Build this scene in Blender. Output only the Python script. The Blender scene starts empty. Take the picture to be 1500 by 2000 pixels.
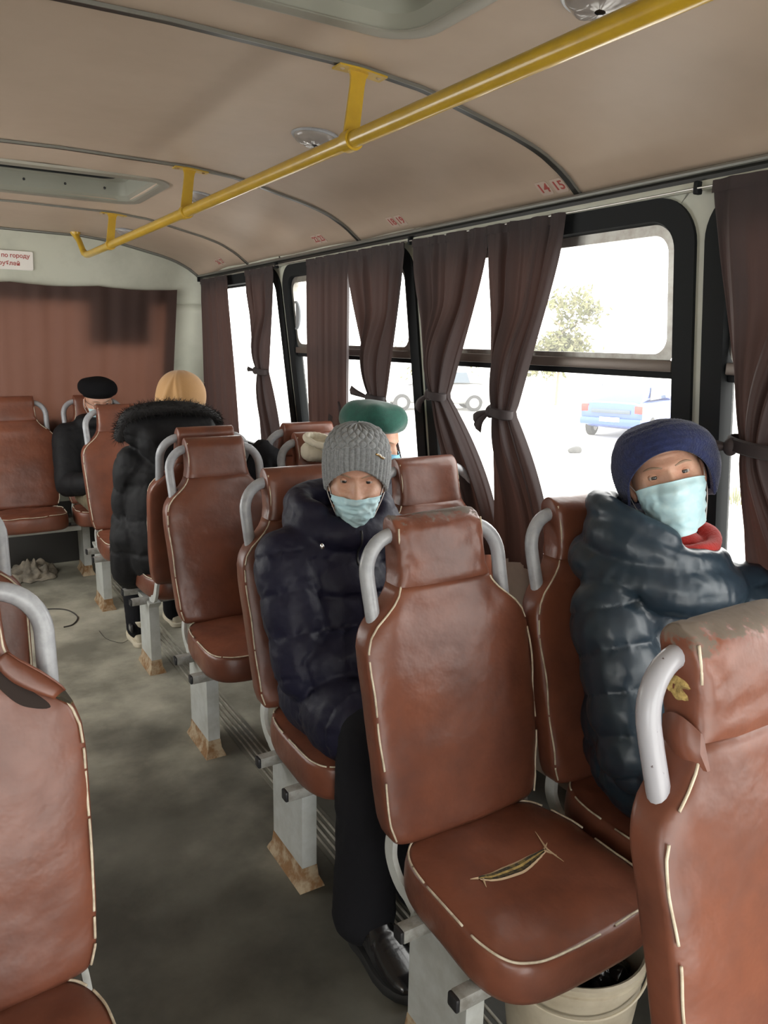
import bpy, bmesh, math, random
import numpy as np
from mathutils import Vector, Matrix, noise
from mathutils.bvhtree import BVHTree

random.seed(7)
SC = bpy.context.scene
COL = SC.collection
PI = math.pi

# ------------------------------------------------------------------ camera
# bus frame: X to the window side, Y to the rear of the bus, Z up, floor at z = 0
cam_d = bpy.data.cameras.new('camera')
cam = bpy.data.objects.new('camera', cam_d)
COL.objects.link(cam)
SC.camera = cam
cam_d.sensor_fit = 'VERTICAL'
cam_d.sensor_height = 36.0
cam_d.lens = 27.0
cam_d.clip_start = 0.02
cam_d.clip_end = 400


def view_axes(f=1500.0, vp=(-180.0, 650.0), roll=1.0):
    y = Vector((vp[0] - 750, -(vp[1] - 1000), f)).normalized()
    n = Vector((math.cos(math.radians(roll)), -math.sin(math.radians(roll)), 0))
    z = n.cross(y).normalized()
    if z.y < 0:
        z = -z
    x = z.cross(y).normalized()
    if x.x < 0:
        x = -x
    return x, y, z


ax_, ay_, az_ = view_axes()
right = Vector((ax_.x, ay_.x, az_.x))
up = Vector((ax_.y, ay_.y, az_.y))
fwd = Vector((ax_.z, ay_.z, az_.z))
M3 = Matrix((right, up, -fwd)).transposed()
cam.matrix_world = Matrix.Translation((0, 0, 1.5)) @ M3.to_4x4()

# ------------------------------------------------------------------ light, exposure
W = bpy.data.worlds.new('overcast_sky')
SC.world = W
W.use_nodes = True
bg = W.node_tree.nodes['Background']
bg.inputs[0].default_value = (1.0, 0.985, 0.96, 1)
bg.inputs[1].default_value = 6.0
SC.view_settings.view_transform = 'Standard'
SC.view_settings.look = 'None'
SC.view_settings.exposure = 0.22
SC.view_settings.gamma = 1.0
SC.view_settings.use_curve_mapping = False
SC.cycles.max_bounces = 10
SC.cycles.diffuse_bounces = 6
SC.cycles.transparent_max_bounces = 16
SC.cycles.use_denoising = True
SC.cycles.sample_clamp_indirect = 8.0
SC.cycles.caustics_reflective = False
SC.cycles.caustics_refractive = False


def portal(name, loc, rot, sx, sy):
    l = bpy.data.lights.new(name, 'AREA')
    l.shape = 'RECTANGLE'
    l.size = sx
    l.size_y = sy
    l.cycles.is_portal = True
    o = bpy.data.objects.new(name, l)
    COL.objects.link(o)
    o.location = loc
    o.rotation_euler = rot


# portals only guide the sampling of the sky through the openings of the bus
portal('daylight_portal', (1.86, 1.95, 1.33), (0, math.radians(90), 0), 1.25, 6.4)
portal('daylight_portal', (-0.86, 1.95, 1.33), (0, math.radians(-90), 0), 1.25, 6.4)
portal('daylight_portal', (0.5, -1.45, 1.50), (math.radians(90), 0, 0), 1.9, 1.0)


# ------------------------------------------------------------------ materials
def rgb(r, g, b):
    """sRGB 0-255 to linear."""
    def c(u):
        u /= 255.0
        return u / 12.92 if u <= 0.04045 else ((u + 0.055) / 1.055) ** 2.4
    return (c(r), c(g), c(b), 1.0)


def nd(nt, typ, loc=(0, 0), **kw):
    n = nt.nodes.new(typ)
    n.location = loc
    for k, v in kw.items():
        setattr(n, k, v)
    return n


def mat(name, col, rough=0.5, metal=0.0, col2=None, scale=6.0, lo=0.4, hi=0.65, bump=None, spec=0.5,
        trans=None, sheen=0.0, coat=0.0, detail=4.0, stretch=None, rough2=None):
    m = bpy.data.materials.new(name)
    m.use_nodes = True
    nt = m.node_tree
    b = nt.nodes['Principled BSDF']
    b.inputs['Base Color'].default_value = col
    b.inputs['Roughness'].default_value = rough
    b.inputs['Metallic'].default_value = metal
    b.inputs['Specular IOR Level'].default_value = spec
    b.inputs['Sheen Weight'].default_value = sheen
    b.inputs['Coat Weight'].default_value = coat
    tc = nd(nt, 'ShaderNodeTexCoord')
    oi = nd(nt, 'ShaderNodeObjectInfo')
    off = nd(nt, 'ShaderNodeVectorMath', operation='MULTIPLY_ADD')
    nt.links.new(oi.outputs['Random'], off.inputs[0])
    off.inputs[1].default_value = (13.0, 7.0, 17.0)
    if stretch:
        mp = nd(nt, 'ShaderNodeMapping')
        mp.inputs['Scale'].default_value = stretch
        nt.links.new(tc.outputs['Object'], mp.inputs['Vector'])
        nt.links.new(mp.outputs[0], off.inputs[2])
    else:
        nt.links.new(tc.outputs['Object'], off.inputs[2])
    if col2:
        nz = nd(nt, 'ShaderNodeTexNoise')
        nz.inputs['Scale'].default_value = scale
        nz.inputs['Detail'].default_value = detail
        nz.inputs['Roughness'].default_value = 0.62
        nt.links.new(off.outputs[0], nz.inputs['Vector'])
        mr = nd(nt, 'ShaderNodeMapRange')
        mr.inputs['From Min'].default_value = lo
        mr.inputs['From Max'].default_value = hi
        nt.links.new(nz.outputs['Fac'], mr.inputs['Value'])
        mx = nd(nt, 'ShaderNodeMix', data_type='RGBA')
        mx.inputs['A'].default_value = col
        mx.inputs['B'].default_value = col2
        nt.links.new(mr.outputs[0], mx.inputs['Factor'])
        nt.links.new(mx.outputs['Result'], b.inputs['Base Color'])
        m['mix'] = mx.name
        if rough2 is not None:
            mr2 = nd(nt, 'ShaderNodeMapRange')
            mr2.inputs['To Min'].default_value = rough
            mr2.inputs['To Max'].default_value = rough2
            nt.links.new(mr.outputs[0], mr2.inputs['Value'])
            nt.links.new(mr2.outputs[0], b.inputs['Roughness'])
    if bump:
        nb = nd(nt, 'ShaderNodeTexNoise')
        nb.inputs['Scale'].default_value = bump[0]
        nb.inputs['Detail'].default_value = 3.0
        nt.links.new(off.outputs[0], nb.inputs['Vector'])
        bp = nd(nt, 'ShaderNodeBump')
        bp.inputs['Strength'].default_value = bump[1]
        bp.inputs['Distance'].default_value = bump[2] if len(bump) > 2 else 0.01
        nt.links.new(nb.outputs['Fac'], bp.inputs['Height'])
        nt.links.new(bp.outputs[0], b.inputs['Normal'])
    if trans:
        tl = nd(nt, 'ShaderNodeBsdfTranslucent')
        tl.inputs['Color'].default_value = trans[0]
        ms = nd(nt, 'ShaderNodeMixShader')
        ms.inputs[0].default_value = trans[1]
        nt.links.new(b.outputs[0], ms.inputs[1])
        nt.links.new(tl.outputs[0], ms.inputs[2])
        nt.links.new(ms.outputs[0], nt.nodes['Material Output'].inputs['Surface'])
    return m


def glass_mat(name, dust=0.05):
    m = bpy.data.materials.new(name)
    m.use_nodes = True
    nt = m.node_tree
    nt.nodes.remove(nt.nodes['Principled BSDF'])
    tr = nd(nt, 'ShaderNodeBsdfTransparent')
    tr.inputs[0].default_value = (0.97, 0.98, 0.97, 1)
    gl = nd(nt, 'ShaderNodeBsdfGlossy')
    gl.inputs['Roughness'].default_value = 0.03
    tl = nd(nt, 'ShaderNodeBsdfTranslucent')
    tl.inputs[0].default_value = (0.95, 0.95, 0.93, 1)
    lw = nd(nt, 'ShaderNodeLayerWeight')
    lw.inputs[0].default_value = 0.5
    pw = nd(nt, 'ShaderNodeMath', operation='POWER')
    pw.inputs[1].default_value = 5.0
    nt.links.new(lw.outputs['Facing'], pw.inputs[0])
    fr = nd(nt, 'ShaderNodeMath', operation='MULTIPLY_ADD')
    fr.inputs[1].default_value = 0.30
    fr.inputs[2].default_value = 0.012
    nt.links.new(pw.outputs[0], fr.inputs[0])
    m1 = nd(nt, 'ShaderNodeMixShader')
    nt.links.new(fr.outputs[0], m1.inputs[0])
    nt.links.new(tr.outputs[0], m1.inputs[1])
    nt.links.new(gl.outputs[0], m1.inputs[2])
    m2 = nd(nt, 'ShaderNodeMixShader')
    m2.inputs[0].default_value = dust
    nt.links.new(m1.outputs[0], m2.inputs[1])
    nt.links.new(tl.outputs[0], m2.inputs[2])
    nt.links.new(m2.outputs[0], nt.nodes['Material Output'].inputs['Surface'])
    return m


def worn_vinyl(name, zlo, zhi, base, base2, grey, amount=0.5):
    """vinyl whose top edge has cracked and flaked down to grey backing cloth."""
    m = mat(name, base, 0.36, col2=base2, scale=7, lo=0.35, hi=0.7, bump=(26, 0.22, 0.01))
    nt = m.node_tree
    b = nt.nodes['Principled BSDF']
    mx = nt.nodes[m['mix']]
    tc = nd(nt, 'ShaderNodeTexCoord')
    sp = nd(nt, 'ShaderNodeSeparateXYZ')
    nt.links.new(tc.outputs['Object'], sp.inputs[0])
    mr = nd(nt, 'ShaderNodeMapRange')
    mr.inputs['From Min'].default_value = zlo
    mr.inputs['From Max'].default_value = zhi
    nt.links.new(sp.outputs['Z'], mr.inputs['Value'])
    nz = nd(nt, 'ShaderNodeTexNoise')
    nz.inputs['Scale'].default_value = 34
    nz.inputs['Detail'].default_value = 7
    nz.inputs['Roughness'].default_value = 0.7
    nt.links.new(tc.outputs['Object'], nz.inputs['Vector'])
    ad = nd(nt, 'ShaderNodeMath', operation='MULTIPLY_ADD')
    ad.inputs[1].default_value = amount
    nt.links.new(mr.outputs[0], ad.inputs[0])
    nt.links.new(nz.outputs['Fac'], ad.inputs[2])
    st = nd(nt, 'ShaderNodeMapRange')
    st.inputs['From Min'].default_value = 0.82
    st.inputs['From Max'].default_value = 0.90
    nt.links.new(ad.outputs[0], st.inputs['Value'])
    m2 = nd(nt, 'ShaderNodeMix', data_type='RGBA')
    nt.links.new(st.outputs[0], m2.inputs['Factor'])
    nt.links.new(mx.outputs['Result'], m2.inputs['A'])
    m2.inputs['B'].default_value = grey
    nt.links.new(m2.outputs['Result'], b.inputs['Base Color'])
    r2 = nd(nt, 'ShaderNodeMapRange')
    r2.inputs['To Min'].default_value = 0.36
    r2.inputs['To Max'].default_value = 0.9
    nt.links.new(st.outputs[0], r2.inputs['Value'])
    nt.links.new(r2.outputs[0], b.inputs['Roughness'])
    return m


M = {}
BR1, BR2 = (0.182, 0.062, 0.035, 1), (0.104, 0.036, 0.022, 1)
M['vinyl'] = mat('brown_vinyl', BR1, 0.31, col2=BR2, scale=6.5, lo=0.36, hi=0.72, bump=(20, 0.25, 0.010), rough2=0.42)
M['vinyl_worn'] = worn_vinyl('worn_brown_vinyl', 1.075, 1.14, BR1, BR2, (0.15, 0.12, 0.10, 1), 0.45)
M['vinyl_torn'] = worn_vinyl('flaked_brown_vinyl', 1.055, 1.13, BR1, BR2, (0.135, 0.105, 0.080, 1), 0.5)
M['piping'] = mat('cream_piping', (0.62, 0.55, 0.42, 1), 0.6, col2=(0.40, 0.33, 0.24, 1), scale=40)
M['tube'] = mat('grey_enamel', (0.36, 0.37, 0.39, 1), 0.32, col2=(0.30, 0.31, 0.33, 1), scale=30, lo=0.45, hi=0.6)
M['tube_worn'] = mat('chipped_grey_enamel', (0.36, 0.36, 0.39, 1), 0.28, col2=(0.06, 0.04, 0.035, 1), scale=46, lo=0.66, hi=0.69, detail=5)
M['leg'] = mat('pale_leg_paint', (0.52, 0.54, 0.52, 1), 0.42, col2=(0.42, 0.43, 0.40, 1), scale=12, bump=(30, 0.1))
M['rust'] = mat('rusted_steel', (0.24, 0.13, 0.055, 1), 0.85, col2=(0.42, 0.33, 0.22, 1), scale=22, lo=0.42, hi=0.6, bump=(60, 0.5))
M['bar'] = mat('bar_steel', (0.30, 0.30, 0.28, 1), 0.45, col2=(0.18, 0.17, 0.15, 1), scale=30)
M['cap'] = mat('black_plastic', (0.018, 0.018, 0.02, 1), 0.4)
M['foam'] = mat('old_foam', (0.50, 0.36, 0.12, 1), 0.95, col2=(0.25, 0.17, 0.06, 1), scale=60, bump=(80, 0.6))
M['darkhole'] = mat('dark_wadding', (0.03, 0.024, 0.015, 1), 0.95, col2=(0.14, 0.10, 0.03, 1), scale=70, lo=0.5, hi=0.65)
M['fray'] = mat('frayed_backing', (0.52, 0.38, 0.24, 1), 0.9)
M['ceiling'] = mat('ceiling_board', (0.46, 0.362, 0.28, 1), 0.55, col2=(0.40, 0.31, 0.235, 1), scale=2.2, lo=0.35, hi=0.7, bump=(5, 0.08, 0.02))
M['wall'] = mat('grey_green_paint', (0.50, 0.51, 0.43, 1), 0.45, col2=(0.42, 0.43, 0.36, 1), scale=4, bump=(9, 0.08))
M['wall_low'] = mat('brown_side_board', (0.27, 0.20, 0.15, 1), 0.6, col2=(0.21, 0.155, 0.115, 1), scale=4)
M['rubber'] = mat('black_rubber', (0.009, 0.0105, 0.0115, 1), 0.65, spec=0.2)
M['rib'] = mat('dark_strip', (0.022, 0.022, 0.02, 1), 0.35)
M['ribedge'] = mat('grey_strip', (0.22, 0.22, 0.20, 1), 0.35, metal=0.6)
M['alu'] = mat('dull_aluminium', (0.40, 0.39, 0.36, 1), 0.38, metal=0.85, col2=(0.30, 0.28, 0.25, 1), scale=20)
M['brownalu'] = mat('brown_aluminium', (0.16, 0.13, 0.11, 1), 0.4, metal=0.3)
M['glass'] = glass_mat('dusty_window_glass', 0.06)
M['yellow'] = mat('yellow_paint', (0.53, 0.335, 0.022, 1), 0.3, col2=(0.44, 0.275, 0.018, 1), scale=12, lo=0.4, hi=0.7, coat=0.3)
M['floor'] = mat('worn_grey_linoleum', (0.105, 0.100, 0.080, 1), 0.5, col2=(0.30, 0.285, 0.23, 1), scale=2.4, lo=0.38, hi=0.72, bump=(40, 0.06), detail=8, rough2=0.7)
M['track'] = mat('scuffed_metal_strip', (0.46, 0.44, 0.38, 1), 0.45, metal=0.25, col2=(0.24, 0.22, 0.18, 1), scale=14)
M['curtain'] = mat('brown_curtain_cloth', (0.030, 0.019, 0.019, 1), 0.75, col2=(0.022, 0.014, 0.0145, 1), scale=3, bump=(260, 0.15, 0.002),
                   trans=((0.17, 0.075, 0.055, 1), 0.055), sheen=0.04)
M['curtain_rear'] = mat('rear_curtain_cloth', (0.050, 0.027, 0.022, 1), 0.85, col2=(0.042, 0.022, 0.018, 1), scale=3, trans=((0.24, 0.105, 0.07, 1), 0.11))
M['curtain_dark'] = mat('dark_curtain_cloth', (0.050, 0.024, 0.018, 1), 0.9)
M['white_plastic'] = mat('white_plastic', (0.75, 0.72, 0.68, 1), 0.4)
M['red_ink'] = mat('red_ink', (0.36, 0.07, 0.06, 1), 0.6)
M['sticker'] = mat('pale_sticker', (0.50, 0.40, 0.335, 1), 0.6)
M['latch'] = mat('grey_latch', (0.25, 0.27, 0.29, 1), 0.4)
M['hatch'] = mat('hatch_paint', (0.28, 0.28, 0.235, 1), 0.45, metal=0.1)
M['hatch_alu'] = mat('hatch_aluminium', (0.30, 0.285, 0.24, 1), 0.45, metal=0.3)
M['kick'] = mat('dark_kick_panel', (0.035, 0.033, 0.030, 1), 0.7)


def lamp_plastic():
    m = bpy.data.materials.new('clear_lamp_plastic')
    m.use_nodes = True
    nt = m.node_tree
    b = nt.nodes['Principled BSDF']
    b.inputs['Base Color'].default_value = (0.60, 0.54, 0.50, 1)
    b.inputs['Roughness'].default_value = 0.12
    b.inputs['Transmission Weight'].default_value = 0.55
    b.inputs['IOR'].default_value = 1.45
    return m


M['lamp'] = lamp_plastic()
# shade painted into the floor colour: darker to the front, paler to the rear
def shaded_floor():
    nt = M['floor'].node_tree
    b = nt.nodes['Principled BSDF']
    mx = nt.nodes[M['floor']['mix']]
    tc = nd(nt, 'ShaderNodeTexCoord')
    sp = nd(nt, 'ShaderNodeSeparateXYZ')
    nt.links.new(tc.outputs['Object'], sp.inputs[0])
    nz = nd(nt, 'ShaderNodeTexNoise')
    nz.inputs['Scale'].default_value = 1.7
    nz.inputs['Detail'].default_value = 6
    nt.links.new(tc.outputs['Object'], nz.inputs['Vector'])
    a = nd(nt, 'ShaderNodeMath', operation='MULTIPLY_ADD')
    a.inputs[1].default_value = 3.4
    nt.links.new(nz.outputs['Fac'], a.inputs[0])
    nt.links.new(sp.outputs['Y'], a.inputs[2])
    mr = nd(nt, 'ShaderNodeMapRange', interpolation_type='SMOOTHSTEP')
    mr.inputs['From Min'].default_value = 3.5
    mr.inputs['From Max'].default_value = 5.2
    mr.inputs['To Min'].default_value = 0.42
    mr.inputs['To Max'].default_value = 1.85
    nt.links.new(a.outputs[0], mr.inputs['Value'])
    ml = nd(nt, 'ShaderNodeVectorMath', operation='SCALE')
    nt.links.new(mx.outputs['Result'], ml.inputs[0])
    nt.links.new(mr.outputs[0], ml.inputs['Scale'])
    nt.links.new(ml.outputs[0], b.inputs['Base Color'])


shaded_floor()
# people
M['skin'] = mat('skin', (0.52, 0.305, 0.215, 1), 0.5, col2=(0.46, 0.235, 0.16, 1), scale=26, lo=0.42, hi=0.68, bump=(150, 0.25, 0.004))
M['skin'].node_tree.nodes['Principled BSDF'].inputs['Subsurface Weight'].default_value = 0.15
M['skin'].node_tree.nodes['Principled BSDF'].inputs['Subsurface Radius'].default_value = (0.012, 0.005, 0.003)
M['eyewhite'] = mat('eye_white', (0.46, 0.39, 0.35, 1), 0.25)
M['iris'] = mat('iris', (0.055, 0.045, 0.038, 1), 0.15)
M['pupil'] = mat('pupil', (0.006, 0.005, 0.005, 1), 0.1)
M['brow'] = mat('eyebrow_hair', (0.28, 0.19, 0.13, 1), 0.8)
M['mask'] = mat('pale_blue_mask', (0.46, 0.68, 0.74, 1), 0.75, col2=(0.55, 0.74, 0.78, 1), scale=30, bump=(160, 0.12, 0.003))
M['mask_blue'] = mat('blue_mask', (0.20, 0.45, 0.62, 1), 0.8, bump=(160, 0.1, 0.003))
M['loop'] = mat('mask_loop', (0.75, 0.75, 0.73, 1), 0.7)
M['grey_knit'] = mat('grey_knit_wool', (0.225, 0.235, 0.240, 1), 0.95, col2=(0.16, 0.168, 0.173, 1), scale=120, bump=(300, 0.5, 0.003), sheen=0.3)
M['blue_knit'] = mat('navy_blue_wool', (0.011, 0.019, 0.078, 1), 0.95, col2=(0.007, 0.012, 0.052, 1), scale=60, bump=(210, 0.8, 0.004), sheen=0.15)
M['green_felt'] = mat('dark_green_felt', (0.006, 0.075, 0.052, 1), 0.9, col2=(0.004, 0.055, 0.04, 1), scale=40, bump=(300, 0.3, 0.002), sheen=0.3)
M['black_felt'] = mat('black_felt', (0.005, 0.005, 0.006, 1), 0.95, spec=0.15, bump=(300, 0.3, 0.002))
M['navy_puff'] = mat('dark_navy_nylon', (0.0095, 0.0092, 0.022, 1), 0.55, col2=(0.013, 0.013, 0.030, 1), scale=5, bump=(38, 0.28, 0.008), spec=0.25)
M['teal_puff'] = mat('shiny_dark_teal_nylon', (0.014, 0.026, 0.040, 1), 0.36, col2=(0.018, 0.034, 0.050, 1), scale=5, bump=(18, 0.22, 0.010))
M['black_puff'] = mat('black_nylon', (0.007, 0.007, 0.008, 1), 0.68, bump=(34, 0.25, 0.008), spec=0.22)
M['black_cloth'] = mat('black_cloth', (0.008, 0.008, 0.010, 1), 0.9, bump=(200, 0.2, 0.003), spec=0.2)
M['dark_jacket'] = mat('dark_grey_jacket', (0.022, 0.022, 0.030, 1), 0.7, bump=(60, 0.2, 0.005))
M['boot'] = mat('black_boot_leather', (0.010, 0.010, 0.011, 1), 0.22, bump=(50, 0.15, 0.004), coat=0.2)
M['sole'] = mat('black_sole', (0.014, 0.014, 0.014, 1), 0.7)
M['white_boot'] = mat('cream_boot', (0.60, 0.54, 0.42, 1), 0.6, bump=(60, 0.1))
M['khaki'] = mat('khaki_cloth', (0.16, 0.13, 0.075, 1), 0.9, col2=(0.10, 0.085, 0.05, 1), scale=18)
M['scarf_beige'] = mat('camel_scarf', (0.50, 0.285, 0.115, 1), 0.85, col2=(0.44, 0.245, 0.10, 1), scale=5, bump=(250, 0.3, 0.003), sheen=0.2)
M['fur'] = mat('black_fur', (0.008, 0.007, 0.007, 1), 0.8)
M['hair'] = mat('light_brown_hair', (0.35, 0.20, 0.10, 1), 0.6)
M['hair_dark'] = mat('dark_hair', (0.05, 0.035, 0.03, 1), 0.55)
M['red_knit'] = mat('red_knit_scarf', (0.42, 0.025, 0.02, 1), 0.9, bump=(200, 0.5, 0.004), sheen=0.2)
M['cream_lining'] = mat('cream_hood_lining', (0.60, 0.55, 0.43, 1), 0.85, bump=(80, 0.3))
M['gold'] = mat('gold_metal', (0.70, 0.45, 0.18, 1), 0.3, metal=1.0)
M['pearl'] = mat('pearl', (0.85, 0.82, 0.78, 1), 0.2)
M['chrome'] = mat('zip_metal', (0.70, 0.70, 0.70, 1), 0.25, metal=1.0)
M['glasses'] = mat('dark_spectacle_rim', (0.03, 0.025, 0.02, 1), 0.3)
M['bucket'] = mat('cream_bucket_plastic', (0.56, 0.50, 0.38, 1), 0.45, col2=(0.38, 0.32, 0.22, 1), scale=9, lo=0.45, hi=0.75)
M['bag'] = mat('black_bin_bag', (0.008, 0.008, 0.008, 1), 0.18, bump=(16, 0.9, 0.02))
M['rag'] = mat('grey_rag', (0.30, 0.26, 0.20, 1), 0.95, col2=(0.17, 0.15, 0.12, 1), scale=14)
M['cord'] = mat('dark_cord', (0.05, 0.045, 0.04, 1), 0.7)
# outside
M['ground'] = mat('pale_concrete', (0.62, 0.61, 0.58, 1), 0.9, col2=(0.70, 0.69, 0.67, 1), scale=0.4)
M['car_blue'] = mat('blue_car_paint', (0.016, 0.060, 0.26, 1), 0.35, coat=0.5)
M['car_silver'] = mat('silver_car_paint', (0.30, 0.30, 0.29, 1), 0.4, metal=0.3)
M['car_glass'] = mat('dark_car_glass', (0.05, 0.07, 0.09, 1), 0.1)
M['tyre'] = mat('tyre_rubber', (0.02, 0.02, 0.02, 1), 0.8)
M['tail'] = mat('tail_light_red', (0.45, 0.02, 0.015, 1), 0.25)
M['plate'] = mat('number_plate', (0.75, 0.75, 0.73, 1), 0.5)
M['leaf'] = mat('dusty_leaves', (0.11, 0.12, 0.045, 1), 0.8, col2=(0.16, 0.15, 0.07, 1), scale=3)
M['bark'] = mat('bark', (0.22, 0.18, 0.13, 1), 0.9)
M['gap'] = mat('dark_gap', (0.022, 0.013, 0.010, 1), 0.9)
M['stone'] = mat('dark_stone', (0.05, 0.05, 0.048, 1), 0.9)

# ------------------------------------------------------------------ object helpers
ORG = {}


def wm(o):
    return ORG.get(o.name, Matrix.Identity(4)) if o else Matrix.Identity(4)


def thing(name, label, cat, loc=(0, 0, 0), rotz=0.0, group=None):
    o = bpy.data.objects.new(name, None)
    COL.objects.link(o)
    o.empty_display_size = 0.05
    o.location = loc
    o.rotation_euler = (0, 0, rotz)
    ORG[o.name] = Matrix.Translation(loc) @ Matrix.Rotation(rotz, 4, 'Z')
    tag(o, label, cat, group)
    return o


def tag(o, label=None, cat=None, group=None, kind=None):
    if label:
        o['label'] = label
    if cat:
        o['category'] = cat
    if group:
        o['group'] = group
    if kind:
        o['kind'] = kind
    return o


def structure(o):
    o['kind'] = 'structure'
    return o


def finish(name, me, mats, parent=None, world=True, sharp=40, smooth=True):
    for mm in (mats if isinstance(mats, (list, tuple)) else [mats]):
        me.materials.append(M[mm] if isinstance(mm, str) else mm)
    if smooth:
        me.polygons.foreach_set('use_smooth', [True] * len(me.polygons))
        if sharp:
            me.set_sharp_from_angle(angle=math.radians(sharp))
    me.name = name
    o = bpy.data.objects.new(name, me)
    COL.objects.link(o)
    if parent is not None:
        o.parent = parent
        pm = wm(parent)
        if world:
            me.transform(pm.inverted())
        ORG[o.name] = pm
    return o


class MB:
    def __init__(s):
        s.v, s.f, s.m = [], [], []

    def add(s, vs, fs, mi=0):
        k = len(s.v)
        s.v.extend([tuple(p) for p in vs])
        for f in fs:
            s.f.append(tuple(i + k for i in f))
            s.m.append(mi)
        return s

    def box(s, c, d, mi=0, rot=None, bev=0.0):
        hx, hy, hz = d[0] / 2, d[1] / 2, d[2] / 2
        if bev <= 0:
            vs = [Vector((x, y, z)) for x in (-hx, hx) for y in (-hy, hy) for z in (-hz, hz)]
            fs = [(0, 1, 3, 2), (4, 6, 7, 5), (0, 4, 5, 1), (2, 3, 7, 6), (0, 2, 6, 4), (1, 5, 7, 3)]
        else:
            b = bmesh.new()
            bmesh.ops.create_cube(b, size=1.0)
            for v in b.verts:
                v.co = Vector((v.co.x * d[0], v.co.y * d[1], v.co.z * d[2]))
            bmesh.ops.bevel(b, geom=list(b.edges), offset=min(bev, min(d) * 0.45), segments=2, affect='EDGES', profile=0.5)
            b.verts.index_update()
            vs = [v.co.copy() for v in b.verts]
            fs = [[v.index for v in f.verts] for f in b.faces]
            b.free()
        R = rot if rot is not None else Matrix.Identity(3)
        return s.add([R @ Vector(v) + Vector(c) for v in vs], fs, mi)

    def tube(s, pts, r, n=12, mi=0, caps=True, close=False):
        P = [Vector(p) for p in pts]
        rs = r if isinstance(r, (list, tuple)) else [r] * len(P)
        N = len(P)
        T = []
        for i in range(N):
            a = P[(i - 1) % N] if (close or i > 0) else P[i]
            b = P[(i + 1) % N] if (close or i < N - 1) else P[i]
            t = (b - a)
            T.append(t.normalized() if t.length > 1e-9 else Vector((0, 0, 1)))
        u = T[0].orthogonal().normalized()
        rings = []
        for i in range(N):
            u = (u - T[i] * u.dot(T[i]))
            u = u.normalized() if u.length > 1e-8 else T[i].orthogonal().normalized()
            w = T[i].cross(u)
            rings.append([P[i] + (u * math.cos(2 * PI * k / n) + w * math.sin(2 * PI * k / n)) * rs[i] for k in range(n)])
        vs = [p for rg in rings for p in rg]
        fs = []
        for i in range(N if close else N - 1):
            j = (i + 1) % N
            for k in range(n):
                k2 = (k + 1) % n
                fs.append((i * n + k, i * n + k2, j * n + k2, j * n + k))
        if caps and not close:
            fs.append(tuple(range(n - 1, -1, -1)))
            fs.append(tuple((N - 1) * n + k for k in range(n)))
        return s.add(vs, fs, mi)

    def rings(s, rgs, mi=0, capa=True, capb=True):
        """loft closed rings of equal length"""
        n = len(rgs[0])
        vs = [p for r in rgs for p in r]
        fs = []
        for i in range(len(rgs) - 1):
            for k in range(n):
                k2 = (k + 1) % n
                fs.append((i * n + k, i * n + k2, (i + 1) * n + k2, (i + 1) * n + k))
        if capa:
            fs.append(tuple(range(n - 1, -1, -1)))
        if capb:
            fs.append(tuple((len(rgs) - 1) * n + k for k in range(n)))
        return s.add(vs, fs, mi)

    def grid(s, fn, nu, nv, mi=0, cu=False, skip=None):
        vs = [fn(i / (nu if cu else nu - 1), j / (nv - 1)) for j in range(nv) for i in range(nu)]
        fs = []
        for j in range(nv - 1):
            for i in range(nu if cu else nu - 1):
                i2 = (i + 1) % nu
                if skip and skip(i, j):
                    continue
                fs.append((j * nu + i, j * nu + i2, (j + 1) * nu + i2, (j + 1) * nu + i))
        return s.add(vs, fs, mi)

    def ball(s, c, r, nu=16, nv=10, mi=0, rot=None):
        rx, ry, rz = r if isinstance(r, (list, tuple)) else (r, r, r)
        R = rot if rot is not None else Matrix.Identity(3)

        def f(u, v):
            a, b = 2 * PI * u, PI * (v - 0.5)
            return R @ Vector((rx * math.cos(a) * math.cos(b), ry * math.sin(a) * math.cos(b), rz * math.sin(b))) + Vector(c)
        return s.grid(f, nu, nv, mi, cu=True)

    def mesh(s, name='mesh'):
        me = bpy.data.meshes.new(name)
        me.from_pydata([tuple(v) for v in s.v], [], s.f)
        if any(s.m):
            me.polygons.foreach_set('material_index', s.m)
        me.validate()
        me.update()
        return me

    def build(s, name, mats, parent=None, world=True, sharp=40, smooth=True, weld=False, recalc=True):
        me = s.mesh(name)
        if weld or recalc:
            b = bmesh.new()
            b.from_mesh(me)
            if weld:
                bmesh.ops.remove_doubles(b, verts=b.verts, dist=1e-5)
            if recalc:
                bmesh.ops.recalc_face_normals(b, faces=b.faces)
            b.to_mesh(me)
            b.free()
        return finish(name, me, mats, parent, world, sharp, smooth)


def copy_tree(o, parent=None, loc=None, rotz=None):
    c = o.copy()
    COL.objects.link(c)
    if parent is not None:
        c.parent = parent
    if loc is not None:
        c.location = loc
    if rotz is not None:
        c.rotation_euler = (0, 0, rotz)
    for ch in list(o.children):
        copy_tree(ch, c)
    return c


def sm(a, b, x):
    t = max(0.0, min(1.0, (x - a) / (b - a)))
    return t * t * (3 - 2 * t)


def lerp_table(tab, x):
    if x <= tab[0][0]:
        return tab[0][1]
    for (a, va), (b, vb) in zip(tab, tab[1:]):
        if x <= b:
            t = (x - a) / (b - a)
            return va + (vb - va) * t
    return tab[-1][1]


def smooth_table(tab, x):
    """monotone-ish cosine blend of a table"""
    if x <= tab[0][0]:
        return tab[0][1]
    for (a, va), (b, vb) in zip(tab, tab[1:]):
        if x <= b:
            t = (x - a) / (b - a)
            t = t * t * (3 - 2 * t)
            return va + (vb - va) * t
    return tab[-1][1]


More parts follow.
